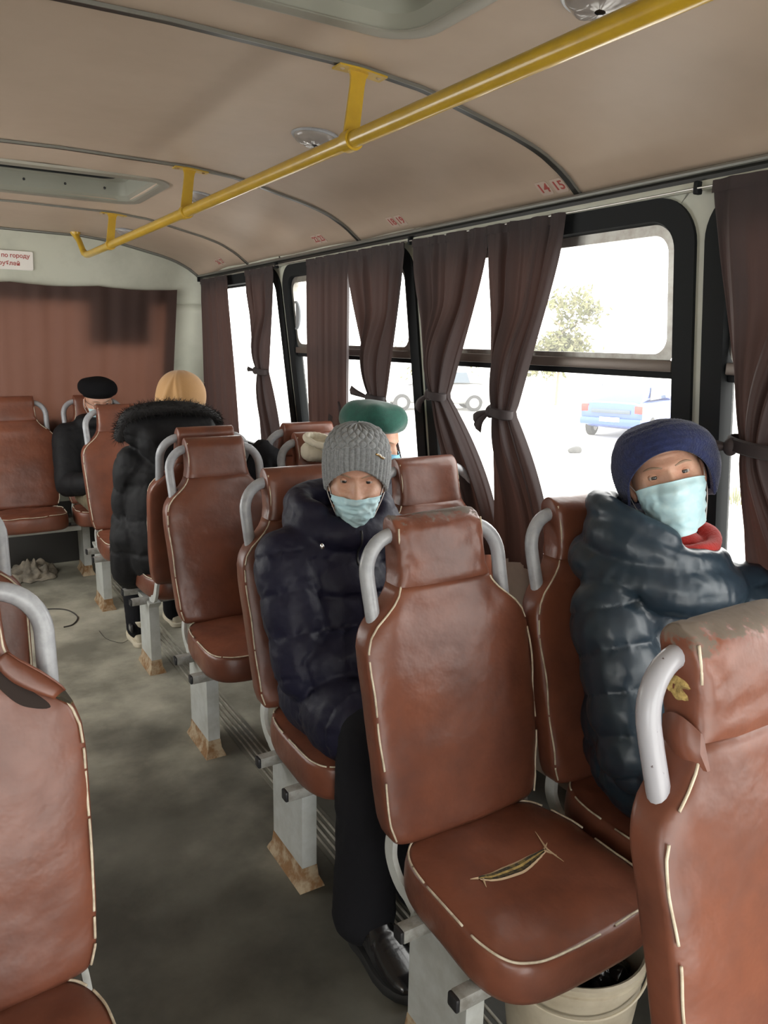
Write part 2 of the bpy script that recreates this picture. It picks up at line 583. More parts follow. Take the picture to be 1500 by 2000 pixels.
def catmull(pts, n=8):
    P = [Vector(p) for p in pts]
    out = []
    for i in range(len(P) - 1):
        p0, p1, p2, p3 = P[max(i - 1, 0)], P[i], P[i + 1], P[min(i + 2, len(P) - 1)]
        for k in range(n):
            t = k / n
            out.append(0.5 * ((2 * p1) + (p2 - p0) * t + (2 * p0 - 5 * p1 + 4 * p2 - p3) * t * t + (3 * p1 - p0 - 3 * p2 + p3) * t ** 3))
    out.append(P[-1])
    return out


# ------------------------------------------------------------------ the bus shell
XC = 0.5                       # centre line of the bus
PIL = [5.035, 3.785, 2.535, 1.285, 0.035, -1.215]      # pillar centres, rear to front
YF = -1.5                      # front wall
CEIL = [(0.0, 2.122), (0.44, 2.115), (0.62, 2.098), (0.72, 2.076), (0.90, 2.036), (0.975, 2.015), (1.02, 1.998), (1.09, 1.962), (1.165, 1.905)]


def ceil_z(x):
    return lerp_table(CEIL, abs(x - XC))


def wall_x(z):
    """inner face of the window side, leaning in towards the roof"""
    return 1.66 + 0.115 * (1.88 - max(z, 0.78))


def rear_y(z):
    return 5.06 + 0.30 * (2.1 - z) if z > 1.1 else 5.36 + 0.08 * (1.1 - z)


def rrect(y0, y1, z0, z1, r, n=8):
    """rounded rectangle loop in (y, z)"""
    out = []
    for cy, cz, a0 in ((y1 - r, z1 - r, 0), (y0 + r, z1 - r, 90), (y0 + r, z0 + r, 180), (y1 - r, z0 + r, 270)):
        for k in range(n + 1):
            a = math.radians(a0 + 90 * k / n)
            out.append((cy + r * math.cos(a), cz + r * math.sin(a)))
    return out


def to_rect(loop, y0, y1, z0, z1):
    cy, cz = (y0 + y1) / 2, (z0 + z1) / 2
    out = []
    nq = len(loop) // 4
    for i, (y, z) in enumerate(loop):
        dy, dz = y - cy, z - cz
        s = min(((y1 - cy) / abs(dy)) if abs(dy) > 1e-6 else 1e9, ((z1 - cz) / abs(dz)) if abs(dz) > 1e-6 else 1e9)
        out.append((cy + dy * s, cz + dz * s))
    # snap the diagonal sample of each corner to the rectangle's corner
    for q, (yy, zz) in enumerate(((y1, z1), (y0, z1), (y0, z0), (y1, z0))):
        out[q * nq + nq // 2] = (yy, zz)
    return out


def holed_wall(mb, fx, fx2, bays, z0, z1, hz0, hz1, mi=0, margin=0.03, r=0.11):
    """fx(z) inner face, fx2(z) outer face; bays [(y0,y1)]"""
    for (y0, y1) in bays:
        hole = rrect(y0 + margin, y1 - margin, hz0, hz1, r)
        rect = to_rect(hole, y0, y1, z0, z1)
        n = len(hole)
        vs = [(fx(z), y, z) for y, z in rect] + [(fx(z), y, z) for y, z in hole] + [(fx2(z), y, z) for y, z in hole] + [(fx2(z), y, z) for y, z in rect]
        fs = []
        for k in range(n):
            k2 = (k + 1) % n
            for a in range(3):
                fs.append((a * n + k, a * n + k2, (a + 1) * n + k2, (a + 1) * n + k))
        mb.add(vs, fs, mi)


def mirror(x):
    return 2 * XC - x


# window side walls
bays = [(PIL[i + 1], PIL[i]) for i in range(5)]
ZS, ZT = 0.80, 1.855           # bottom and top of the openings
for side in ('right', 'left'):
    mb = MB()
    f1 = (lambda z: wall_x(z)) if side == 'right' else (lambda z: mirror(wall_x(z)))
    f2 = (lambda z: wall_x(z) + 0.06) if side == 'right' else (lambda z: mirror(wall_x(z) + 0.06))
    open_bays = bays if side == 'right' else [bays[0], bays[1], bays[4]]  # middle bays of the unseen left wall closed to cut the light inside
    holed_wall(mb, f1, f2, open_bays, 0.78, 1.92, ZS + 0.01, ZT, margin=0.022)
    for (ya, yb) in [b for b in bays if b not in open_bays]:
        mb.grid(lambda u, v: Vector((f1(0.78 + 1.14 * v), ya + (yb - ya) * u, 0.78 + 1.14 * v)), 2, 5)
        mb.grid(lambda u, v: Vector((f2(0.78 + 1.14 * v), ya + (yb - ya) * u, 0.78 + 1.14 * v)), 2, 5)
    for (ya, yb) in ((PIL[0], 5.34), (YF, PIL[5])):
        mb.box(((f1(1.35) + f2(1.35)) / 2, (ya + yb) / 2, 1.35), (0.06, yb - ya, 1.14), rot=Matrix.Identity(3))
        # lean the filler with the wall
        for i in range(len(mb.v) - 8, len(mb.v)):
            x, y, z = mb.v[i]
            inner = abs(x - XC) < abs((f1(1.35) + f2(1.35)) / 2 - XC)
            mb.v[i] = ((f1(z) if inner else f2(z)), y, z)
    structure(mb.build('wall_' + side, 'wall', sharp=25))
    lo = MB()
    xa = f1(0.78)
    s = 1 if side == 'right' else -1
    lo.box((xa + 0.03 * s, (YF + 5.46) / 2, 0.39), (0.06, 5.46 - YF, 0.78))
    lo.box((xa + 0.012 * s - 0.012 * s, (YF + 5.3) / 2, 0.785), (0.05, 5.3 - YF, 0.025), bev=0.006)
    structure(lo.build('baseboard_' + side, 'wall_low', sharp=30))

# floor
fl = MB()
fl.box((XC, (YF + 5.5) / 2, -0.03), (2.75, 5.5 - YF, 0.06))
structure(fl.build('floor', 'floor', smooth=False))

# hatches in the roof: (x0, x1, y0, y1)
HATCH = [(0.02, 0.975, 3.29, 3.93), (0.02, 0.965, 0.80, 1.505)]
xs = sorted(set([-0.665 + 2.33 * i / 96 for i in range(97)]))
ys = [YF + (5.075 - YF) * j / 150 for j in range(151)]
RIBY = [4.225, 2.955, 1.690, 0.425, -0.84]


def sag(y):
    """the board bows slightly between the ribs"""
    d = min(abs(y - r) for r in RIBY)
    return -0.004 * math.cos(PI * d / 0.63 * 2) * 0.5


cl = MB()
vs = [(x, y, ceil_z(x) + sag(y) - (0.03 * sm(4.5, 5.08, y))) for y in ys for x in xs]
fs = []
nx = len(xs)
for j in range(len(ys) - 1):
    for i in range(nx - 1):
        cx, cy = (xs[i] + xs[i + 1]) / 2, (ys[j] + ys[j + 1]) / 2
        if any(h[0] + 0.03 < cx < h[1] - 0.03 and h[2] + 0.03 < cy < h[3] - 0.03 for h in HATCH):
            continue
        fs.append((j * nx + i, j * nx + i + 1, (j + 1) * nx + i + 1, (j + 1) * nx + i))
cl.add(vs, fs)
ceil_o = structure(cl.build('ceiling', 'ceiling', sharp=60))
so = ceil_o.modifiers.new('board', 'SOLIDIFY')
so.thickness = 0.02
so.offset = 1.0 if ceil_o.data.polygons[0].normal.z > 0 else -1.0


def ceil_at(x, y):
    return ceil_z(x) + sag(y) - 0.03 * sm(4.5, 5.08, y)


# outer roof skin, so that no sky shows through
rf = MB()
rf.grid(lambda u, v: Vector((-0.78 + 2.56 * u, YF - 0.05 + (5.4 - YF) * v, ceil_z(XC + (u - 0.5) * 2.30) + 0.11)), 40, 4)
structure(rf.build('trim_roof', 'wall', sharp=0))

# ribs across the ceiling
for k, y in enumerate(RIBY):
    mb = MB()
    rows = []
    xx = [-0.66 + 2.32 * i / 80 for i in range(81)]
    for (w, dz, mi) in ((0.011, 0.006, 0), ):
        for sgn in (1,):
            r = []
            for x in xx:
                z = ceil_at(x, y) - 0.001
                r.append([(x, y - w, z), (x, y - w, z - dz), (x, y + w, z - dz), (x, y + w, z)])
            mb.rings(r, 0)
    r = []
    for x in xx:
        z = ceil_at(x, y) - 0.001
        r.append([(x, y - 0.0138, z), (x, y - 0.0138, z - 0.008), (x, y - 0.0108, z - 0.008), (x, y - 0.0108, z)])
    mb.rings(r, 1)
    structure(mb.build('trim_%d' % (k + 1), ['rib', 'ribedge'], sharp=30))

# cornice along the window sides: dark strip, pale band
for side, s in (('right', 1), ('left', -1)):
    X = (lambda x: x) if s == 1 else mirror
    mb = MB()
    mb.tube([(X(1.655), YF, 1.905), (X(1.655), 5.08, 1.875)], 0.0125, 8, 0)
    mb.tube([(X(1.640), YF, 1.918), (X(1.640), 5.08, 1.888)], 0.007, 8, 1)
    mb.box((X(1.653), (YF + 5.05) / 2, 1.876), (0.014, 5.05 - YF, 0.026), 2, bev=0.004)
    structure(mb.build('trim_cornice_' + side, ['rib', 'ribedge', 'wall'], sharp=40))

# rear wall with the window behind the curtain
mb = MB()
RX0, RX1, RZ0, RZ1 = -0.42, 1.44, 0.98, 1.715
top = []
xr = [-0.70 + 2.40 * i / 60 for i in range(61)]


def rear_panel(x0, x1, z0f, z1f, nz=12, n=40):
    def f(u, v):
        x = x0 + (x1 - x0) * u
        z = z0f(x) + (z1f(x) - z0f(x)) * v
        # the pillars at the corners round forward into the sides
        e = max(0.0, (abs(x - XC) - 1.02) / 0.20)
        return Vector((x, rear_y(z) - 0.10 * min(1.0, e) ** 2, z))
    mb.grid(f, n, nz)


rt = lambda x: ceil_z(min(max(x, -0.66), 1.66)) - 0.03 + 0.02
rear_panel(-0.80, 1.80, lambda x: RZ1, rt, 14, 70)
rear_panel(-0.80, 1.80, lambda x: 0.0, lambda x: RZ0, 14, 70)
rear_panel(-0.80, RX0, lambda x: RZ0, lambda x: RZ1, 14, 18)
rear_panel(RX1, 1.80, lambda x: RZ0, lambda x: RZ1, 14, 18)
o = structure(mb.build('wall_rear', 'wall', sharp=50))
sld = o.modifiers.new('thickness', 'SOLIDIFY')
sld.thickness = 0.03
sld.offset = 0
mb = MB()
mb.box((0.5, rear_y(0.2) - 0.02, 0.21), (2.3, 0.03, 0.42), bev=0.004)
structure(mb.build('baseboard_rear', 'kick', sharp=30))
# cove between the ceiling and the rear panel
mb = MB()
mb.tube([(x, 5.055, ceil_at(x, 5.06) - 0.004) for x in xr if -0.66 <= x <= 1.66], 0.011, 8)
structure(mb.build('trim_rear', 'ribedge', sharp=0))
mb = MB()
mb.tube([(1.663, 5.045, 1.88), (1.70, 5.05, 1.30), (1.745, 5.05, 0.80)], 0.012, 8)
structure(mb.build('trim_corner', 'rubber', sharp=0))
mb = MB()
mb.box((XC, (rear_y(RZ0) + rear_y(RZ1)) / 2 + 0.01, (RZ0 + RZ1) / 2), (RX1 - RX0, 0.006, 0.80), 0, rot=Matrix.Rotation(math.radians(16.7), 3, 'X'))
wr = structure(mb.build('window_rear', 'glass', smooth=False))
ORG[wr.name] = Matrix.Identity(4)
mb = MB()
mb.box((1.165, rear_y(1.615) + 0.0, 1.615), (0.40, 0.008, 0.32), bev=0.003, rot=Matrix.Rotation(math.radians(16.7), 3, 'X'))
mb.build('shade_panel', 'kick', wr, sharp=30)  # unseen opaque panel added to cast the dark patch on the curtain

# front end with the windscreen opening, behind the photographer
mb = MB()
hole = rrect(-0.40, 1.40, 1.05, 1.95, 0.12)
rect = to_rect(hole, -0.72, 1.74, 0.0, 2.20)
n = len(hole)
mb.add([(y, YF, z) for y, z in rect] + [(y, YF, z) for y, z in hole] + [(y, YF - 0.05, z) for y, z in hole] + [(y, YF - 0.05, z) for y, z in rect],
       [(a * n + k, a * n + (k + 1) % n, (a + 1) * n + (k + 1) % n, (a + 1) * n + k) for a in range(3) for k in range(n)])
structure(mb.build('wall_front', 'wall', sharp=25))
mb = MB()
mb.box((XC, YF - 0.03, 1.50), (1.82, 0.006, 0.92))
structure(mb.build('window_front', 'glass', smooth=False))


# side windows
def window(idx, y0, y1, side, bar=True):
    X = (lambda x: x) if side == 'right' else mirror
    fx = lambda z, d: X(wall_x(z) + d)
    root = bpy.data.objects.new('window_%d' % idx, None)
    COL.objects.link(root)
    structure(root)
    ORG[root.name] = Matrix.Identity(4)
    m = 0.022
    A = rrect(y0 + m - 0.008, y1 - m + 0.008, ZS + 0.002, ZT + 0.008, 0.115, 10)
    B = rrect(y0 + m + 0.052, y1 - m - 0.052, ZS + 0.045, ZT - 0.045, 0.075, 10)
    C = rrect(y0 + m + 0.058, y1 - m - 0.058, ZS + 0.051, ZT - 0.051, 0.070, 10)
    n = len(A)
    mb = MB()
    loops = [(A, 0.004), (A, -0.010), (B, -0.010), (C, 0.002), (C, 0.035)]
    vs = [(fx(z, d), y, z) for L, d in loops for y, z in L]
    fs = [(a * n + k, a * n + (k + 1) % n, (a + 1) * n + (k + 1) % n, (a + 1) * n + k) for a in range(len(loops) - 1) for k in range(n)]
    mb.add(vs, fs)
    mb.build('rubber_seal', 'rubber', root, sharp=50)
    # aluminium inner frame
    mb = MB()
    D = rrect(y0 + m + 0.082, y1 - m - 0.082, ZS + 0.075, ZT - 0.072, 0.055, 10)
    loops = [(C, 0.010), (D, 0.008), (D, 0.034)]
    if not bar:
        D = rrect(y0 + m + 0.066, y1 - m - 0.066, ZS + 0.060, ZT - 0.060, 0.062, 10)
        loops = [(C, 0.010), (D, 0.010), (D, 0.034)]
        vs = [(fx(z, d), y, z) for L, d in loops for y, z in L]
        mb.add(vs, [(a * n + k, a * n + (k + 1) % n, (a + 1) * n + (k + 1) % n, (a + 1) * n + k) for a in range(2) for k in range(n)])
        mb.build('pane_frame', 'rubber', root, sharp=50)
    else:
        # only the sliding upper light has an aluminium frame
        U1 = rrect(y0 + m + 0.058, y1 - m - 0.058, 1.440, ZT - 0.051, 0.06, 10)
        U2 = rrect(y0 + m + 0.082, y1 - m - 0.082, 1.478, ZT - 0.078, 0.045, 10)
        loops = [(U1, 0.008), (U2, 0.006), (U2, 0.034)]
        vs = [(fx(z, d), y, z) for L, d in loops for y, z in L]
        mb.add(vs, [(a * n + k, a * n + (k + 1) % n, (a + 1) * n + (k + 1) % n, (a + 1) * n + k) for a in range(2) for k in range(n)])
        mb.build('sliding_frame', 'alu', root, sharp=50)
        mb = MB()
        ym, yl = (y0 + y1) / 2, (y1 - y0) - 0.16
        mb.box((fx(1.448, 0.012), ym, 1.448), (0.034, yl, 0.030), bev=0.004)
        mb.box((fx(1.428, 0.020), ym, 1.424), (0.03, yl, 0.018), 1, bev=0.003)
        mb.build('crossbar', ['brownalu', 'rubber'], root, sharp=30)
        mb = MB()
        mb.tube([(fx(1.62, 0.004), y1 - 0.125, 1.62 + 0.055 * math.cos(PI * k / 10)) if False else
                 (fx(1.62, 0.006), y1 - 0.110 - 0.046 * math.sin(PI * k / 10), 1.62 + 0.065 * math.cos(PI * k / 10)) for k in range(11)], 0.007, 8)
        mb.grid(lambda u, v: Vector((fx(1.62, 0.004), y1 - 0.110 - 0.046 * math.sin(PI * v) * u, 1.62 + 0.065 * math.cos(PI * v))), 3, 11)
        mb.build('window_latch', 'latch', root, sharp=40)
    mb = MB()
    g0 = [(fx(z, 0.028), y, z) for y, z in rrect(y0 + m + 0.04, y1 - m - 0.04, ZS + 0.04, ZT - 0.04, 0.07, 6)]
    mb.add(g0, [tuple(range(len(g0)))])
    mb.build('glass_pane', 'glass', root, smooth=False)
    return root


i = 1
for side in ('right', 'left'):
    for k, (a, b) in enumerate(bays):
        if side == 'left' and k in (2, 3):
            continue
        window(i, a, b, side, bar=(k != 0))
        i += 1

# ------------------------------------------------------------------ seats
BZ0, BZ1, ZC = 0.445, 1.128, 0.985


def back_y(z):
    """front face of the leaning backrest, headrest top at y = 0"""
    t = (z - BZ0) / (BZ1 - BZ0)
    return -0.155 * (1 - t) - 0.012 * math.sin(PI * min(1, max(0, t * 1.25)))


WT = [(0.445, 0.176), (0.462, 0.196), (0.50, 0.207), (0.58, 0.213), (0.70, 0.218), (0.82, 0.222), (0.865, 0.220), (0.893, 0.211),
      (0.915, 0.193), (0.935, 0.167), (0.952, 0.147), (0.968, 0.133), (0.985, 0.125), (1.01, 0.119), (1.05, 0.117), (1.10, 0.117), (1.128, 0.115)]


def section(z, w, th, y0, bulge=0.007, n=64, e=6.5):
    """closed ring: flat front, side panels, flat rear"""
    out = []
    yc = y0 + th / 2
    for k in range(n):
        a = 2 * PI * k / n + 1e-4
        c, s_ = math.cos(a), math.sin(a)
        x = w * math.copysign(abs(c) ** (2 / e), c)
        y = (th / 2) * math.copysign(abs(s_) ** (2 / e), s_)
        if s_ < 0:
            y -= bulge * (1 - (x / w) ** 2) if w > 0 else 0
        out.append(Vector((x, yc + y, z)))
    return out


def wob(p, sc, amp, seed=0.0):
    return noise.noise(Vector((p[0] * sc + seed, p[1] * sc + 3.1, p[2] * sc - seed))) * amp


def make_backrest(parent, mt, seed):
    zs = [BZ0 + (ZC - BZ0) * i / 44 for i in range(45)]
    rg = []
    for z in zs:
        w = lerp_table(WT, z)
        e0 = min(1.0, (z - BZ0) / 0.022)
        e1 = min(1.0, (ZC - z) / 0.010)
        k = math.sqrt(max(0.02, 1 - (1 - e0) ** 2)) * (0.95 + 0.05 * math.sqrt(max(0.0, 1 - (1 - e1) ** 2)))
        th = 0.074 * k
        y0 = back_y(z) + (0.074 - th) * 0.5
        r = section(z, w, th, y0, 0.012 * k)
        for p in r:
            p.y += wob(p, 8, 0.0050, seed) + wob(p, 22, 0.0018, seed)
            # puckers beside the neck
            p.y += 0.004 * math.exp(-((z - 0.93) / 0.03) ** 2) * math.sin(p.x * 60 + seed) * (1 if p.y < back_y(z) + 0.02 else 0)
        rg.append(r)
    mb = MB()
    mb.rings(rg)
    return mb.build('backrest', mt, parent, world=False, sharp=70)


def make_headrest(parent, mt, seed, worn=0.0):
    zs = [ZC + (BZ1 - ZC) * (1 - (1 - i / 22) ** 1.35) for i in range(23)]
    rg = []
    for z in zs:
        w = lerp_table(WT, z)
        e0 = min(1.0, (z - ZC) / 0.014)
        e1 = min(1.0, (BZ1 - z) / 0.034)
        k = (0.93 + 0.07 * math.sqrt(max(0.0, 1 - (1 - e0) ** 2)))
        t = math.sqrt(max(0.03, 1 - (1 - e1) ** 2))
        th = 0.080 * k * t
        y0 = back_y(z) - 0.004 + (0.080 - th) * 0.5
        r = section(z, w * (0.985 + 0.015 * t), th, y0, 0.006)
        for p in r:
            p.y += wob(p, 14, 0.003, seed + 5) + worn * wob(p, 45, 0.004, seed)
            p.z += worn * wob(p, 30, 0.008, seed + 2) * sm(1.06, 1.12, z)
        rg.append(r)
    mb = MB()
    mb.rings(rg)
    return mb.build('headrest', mt, parent, world=False, sharp=70)


def dashes(path, seed, keep=0.82, unit=0.035):
    """cut a worn piping line into stretches"""
    rnd = random.Random(seed)
    out, cur, acc, on, lim = [], [], 0.0, True, rnd.uniform(0.5, 3) * unit
    for a, b in zip(path, path[1:]):
        if on:
            if not cur:
                cur = [a]
            cur.append(b)
        acc += (b - a).length
        if acc > lim:
            if on and len(cur) > 1:
                out.append(cur)
            cur = []
            on = (not on) if on else True
            acc = 0.0
            lim = rnd.uniform(0.5, 4.0) * unit if on else rnd.uniform(0.1, 1.3) * unit * (1 - keep) * 2.2
    if len(cur) > 1:
        out.append(cur)
    return out


def back_piping(parent, seed, both=True, keep=0.85):
    for sx in ((-1, 1) if both else (-1,)):
        mb = MB()
        pts = []
        for i in range(150):
            z = 0.468 + (1.112 - 0.468) * i / 149
            w = lerp_table(WT, z) * (1 if z > 0.97 else 1) - 0.006
            y = back_y(z) + 0.006 + 0.003 * math.sin(z * 37 + seed)
            pts.append(Vector((sx * w, y, z)))
        for d in dashes(pts, seed + sx, keep, 0.05):
            mb.tube(d, 0.0023, 6)
        mb.build('piping', 'piping', parent, world=False, sharp=0)


CY0, CY1 = -0.120, -0.545


def cushion_ring(sc, z, n=72, depth=1.0, e=4.2):
    cy = (CY0 + CY0 + (CY1 - CY0) * depth) / 2
    hy = abs(CY1 - CY0) * depth / 2
    out = []
    for k in range(n):
        a = 2 * PI * k / n + 1e-4
        c, s_ = math.cos(a), math.sin(a)
        x = 0.219 * math.copysign(abs(c) ** (2 / e), c)
        y = hy * math.copysign(abs(s_) ** (2 / e), s_)
        # a little narrower to the rear
        x *= 1.0 - 0.07 * (y / hy * 0.5 + 0.5)
        out.append(Vector((x * sc, cy + y * sc, z)))
    return out


def make_cushion(parent, mt, seed, depth=1.0, torn=False):
    prof = [(0.55, 0.360), (0.93, 0.361), (0.975, 0.367), (0.995, 0.380), (1.0, 0.400), (0.997, 0.425), (0.985, 0.444), (0.962, 0.4535),
            (0.93, 0.455), (0.86, 0.459), (0.75, 0.463), (0.6, 0.466), (0.45, 0.4675), (0.3, 0.468), (0.15, 0.468), (0.03, 0.468)]
    rg = []
    for sc, z in prof:
        r = cushion_ring(sc, z, depth=depth)
        for p in r:
            k = 1.0 if z > 0.44 else 0.3
            p.z += k * (wob(p, 10, 0.007, seed) + wob(p, 26, 0.002, seed + 3)) - (0.010 * (1 - sc) if sc < 1 and z > 0.44 else 0)
            p.x += 0.4 * wob(p, 12, 0.006, seed + 9)
            if torn:
                # the cloth sinks towards the tear
                d = (Vector((p.x - 0.0, p.y + 0.33, 0))).length
                p.z -= 0.008 * math.exp(-(d / 0.09) ** 2)
        rg.append(r)
    mb = MB()
    mb.rings(rg)
    o = mb.build('seat_cushion', mt, parent, world=False, sharp=70)
    # piping round the top edge
    pts = cushion_ring(0.966, 0.4555, n=200, depth=depth)
    for p in pts:
        p.z += wob(p, 10, 0.007, seed) + wob(p, 26, 0.002, seed + 3)
        p.x += 0.4 * wob(p, 12, 0.006, seed + 9)
    pts = pts[20:] + pts[:20]
    mb = MB()
    for d in dashes(pts + [pts[0]], seed + 11, 0.9, 0.08):
        mb.tube(d, 0.0023, 6)
    mb.build('piping', 'piping', o, world=False, sharp=0)
    return o


def make_frame(parent, mt):
    mb = MB()
    yb = lambda z: back_y(z) + 0.040
    R = 0.078
    pts = []
    zt = 1.088
    for i in range(6):
        z = 0.86 + (zt - R - 0.86) * i / 5
        pts.append(Vector((0.176 + 0.004 * i / 5, yb(z), z)))
    for i in range(1, 10):
        a = PI / 2 * i / 9
        z = zt - R + R * math.sin(a)
        pts.append(Vector((0.180 - R + R * math.cos(a), yb(z), z)))
    full = pts + [Vector((-p.x, p.y, p.z)) for p in reversed(pts)]
    mb.tube(full, 0.0165, 14)
    return mb.build('grab_handle', mt, parent, world=False, sharp=60)


def make_brackets(parent):
    for sx in (-1, 1):
        mb = MB()
        c = catmull([(sx * 0.172, -0.108, 0.475), (sx * 0.182, -0.112, 0.45), (sx * 0.186, -0.120, 0.41), (sx * 0.186, -0.155, 0.372), (sx * 0.186, -0.22, 0.362)], 5)
        rg = []
        for i, p in enumerate(c):
            t = (c[min(i + 1, len(c) - 1)] - c[max(i - 1, 0)]).normalized()
            nrm = Vector((0, -t.z, t.y))
            rg.append([p + nrm * a + Vector((b, 0, 0)) for a, b in ((-0.016, -0.006), (0.016, -0.006), (0.016, 0.006), (-0.016, 0.006))])
        mb.rings(rg)
        mb.build('bracket', 'leg', parent, world=False, sharp=40)


def make_seat(name, label, x, y, seed, hmat='vinyl', bmat='vinyl', tmat='tube', worn=0.0, depth=1.0, rot=0.0, torn=False, keep=0.85, group='brown vinyl bus seats', dz=0.0):
    r = thing(name, label, 'seat', (x, y, dz), rot, group)
    b = make_backrest(r, bmat, seed)
    make_headrest(r, hmat, seed, worn)
    back_piping(b, seed, keep=keep)
    make_cushion(r, 'vinyl', seed, depth, torn)
    make_frame(r, tmat)
    make_brackets(r)
    return r


def make_stand(label, x, y, x_span=0.92, ends=1, rot=0.0, leg_y=(-0.385, -0.185), bar_y=(-0.435, -0.25), group='seat stands'):
    """two square bars under a pair of seats on plate legs; the aisle end of the bars is capped"""
    r = thing('seat_stand', label, 'seat stand', (x, y, 0), rot, group)
    for i, lx in enumerate((-0.155, x_span - 0.36)):
        mb = MB()
        ya, yb = leg_y
        secs = []
        for z, ex, ey in ((0.062, 0.0, 0.0), (0.315, 0.0, 0.0), (0.333, 0.004, 0.02), (0.345, 0.004, 0.03)):
            secs.append([Vector((lx + sx * (0.022 + ex), (yb + ey) if sy > 0 else (ya - ey), z)) for sx, sy in ((-1, -1), (1, -1), (1, 1), (-1, 1))])
        mb.rings(secs)
        leg = mb.build('leg', 'leg', r, world=False, sharp=30)
        mb = MB()
        secs = []
        for z, e in ((0.0, 0.016), (0.012, 0.012), (0.03, 0.004), (0.063, 0.001)):
            secs.append([Vector((lx + sx * (0.022 + e), (yb + e * 1.2) if sy > 0 else (ya - e * 1.2), z)) for sx, sy in ((-1, -1), (1, -1), (1, 1), (-1, 1))])
        mb.rings(secs)
        mb.build('rusty_foot', 'rust', leg, world=False, sharp=30)
    for by in bar_y:
        mb = MB()
        x0, x1 = -0.245, x_span - 0.24
        mb.box(((x0 + x1) / 2, by, 0.3430), (x1 - x0, 0.030, 0.030), bev=0.003)
        bar = mb.build('crossbar', 'bar', r, world=False, sharp=30)
        mb = MB()
        mb.box((x0 - 0.003, by, 0.3430), (0.010, 0.029, 0.029), bev=0.004)
        mb.build('end_cap', 'cap', bar, world=False, sharp=30)
    return r


XA, XWN = 0.97, 1.425           # seat centres, aisle and window side
RY = dict(A=0.60, B=1.35, C=2.06, D=2.84, F=4.47, G=5.25)

seat_b = make_seat('bus_seat', 'empty brown vinyl seat with a slit across its cushion and a flaked headrest', XA, RY['B'], 1.0, hmat='vinyl_worn', worn=0.8, torn=True, keep=0.8)
seat_a = make_seat('bus_seat', 'brown vinyl seat at the right edge with chipped handle and flaked grey headrest top', XA, RY['A'], 2.2, hmat='vinyl_torn', tmat='tube_worn', worn=1.0, keep=0.7)
seat_d = make_seat('bus_seat', 'empty brown vinyl seat directly behind the person in the grey knit hat', XA, RY['D'], 3.3)
proto = seat_d


def place(label, x, y, rot=0.0, dz=0.0):
    c = copy_tree(proto, loc=(x, y, dz), rotz=rot)
    c['label'] = label
    ORG[c.name] = Matrix.Translation((x, y, dz)) @ Matrix.Rotation(rot, 4, 'Z')
    return c


place('brown vinyl seat under the person in the grey knit hat', XA, RY['C'])
place('window seat with pale headrest, empty, between grey hat and blue knit beret passengers', XWN, RY['C'])
place('window seat carrying the person in the blue knit beret', XWN + 0.01, RY['B'])
place('window seat carrying the person in the dark green beret', XWN, RY['D'])
place('rear-facing brown seat under the person in the fur-trimmed hood, its screwed back to us', 0.985, 3.05, PI, 0.025)
place('rear-facing window seat just behind the dark green beret, only its headrest top in view', 1.44, 3.05, PI, 0.025)
place('brown vinyl seat between the person in the black beret and the fur-trimmed hood', XA, RY['F'])
seat_g = make_seat('bus_seat', 'empty rear bench seat under the brown curtain at the left edge of the photo', 0.515, RY['G'], 4.4, depth=0.78)
c = copy_tree(seat_g, loc=(0.98, RY['G'], 0))
c['label'] = 'rear bench seat carrying the person in the black beret'
seat_l = make_seat('bus_seat', 'large close brown vinyl seat in the lower left corner, cover torn open at the shoulder', -0.032, RY['B'] - 0.02, 5.1, keep=0.93)
c = copy_tree(proto, loc=(-0.032, RY['C'], 0))
c['label'] = 'brown vinyl seat at the left edge just behind the large close left seat'

# screws in the rear of the rear-facing headrest (seat 8 was the first rear-facing copy)
for o in list(bpy.data.objects):
    if o.type == 'EMPTY' and o.get('label', '').startswith('rear-facing'):
        for sx in (-0.085, 0.085):
            mb = MB()
            mb.ball((sx, back_y(1.075) + 0.0765, 1.070), (0.006, 0.003, 0.006), 10, 6)
            mb.build('screw', 'cap', o, world=False)

# the slit in the empty seat's cushion
BASE = (XA, RY['B'])
mb = MB()


def cush_top(x, y):
    return 0.4665


slit = [(-0.115, -0.300), (-0.085, -0.318), (-0.045, -0.328), (0.0, -0.325), (0.04, -0.312), (0.078, -0.290)]
slit = [(1.05 - XA - 0.165 + 0, 0)] and [(-0.106, -0.316), (-0.070, -0.324), (-0.025, -0.322), (0.010, -0.321), (0.045, -0.318), (0.078, -0.314)]
dep = bpy.context.evaluated_depsgraph_get()
cushion_b = [c for c in seat_b.children if c.name.startswith('seat_cushion')][0]
bvh_c = BVHTree.FromPolygons([v.co for v in cushion_b.data.vertices], [list(p.vertices) for p in cushion_b.data.polygons])


def on_cushion(x, y):
    h = bvh_c.ray_cast(Vector((x, y, 0.7)), Vector((0, 0, -1)))
    return h[0].z if h[0] else 0.468


c2 = catmull([(x, y, 0) for x, y in slit], 6)
L, Rr = [], []
N = len(c2)
vs, fs, mi = [], [], []
for i, p in enumerate(c2):
    t = (c2[min(i + 1, N - 1)] - c2[max(i - 1, 0)]).normalized()
    nn = Vector((-t.y, t.x, 0))
    w = 0.0005 + 0.0120 * math.sin(PI * (i / (N - 1)) ** 0.85) ** 0.8
    ws = [1.35, 0.95, 0.45, 0.0, -0.5, -0.95, -1.35]
    hz = [0.0008, 0.0026, 0.0012, 0.0008, 0.0010, 0.0026, 0.0008]
    for a, h in zip(ws, hz):
        q = p + nn * w * a
        q.x += 0.0015 * math.sin(i * 2.3 + a * 4)
        vs.append((q.x, q.y, on_cushion(q.x, q.y) + h))
for i in range(N - 1):
    for k in range(6):
        fs.append((i * 7 + k, (i + 1) * 7 + k, (i + 1) * 7 + k + 1, i * 7 + k + 1))
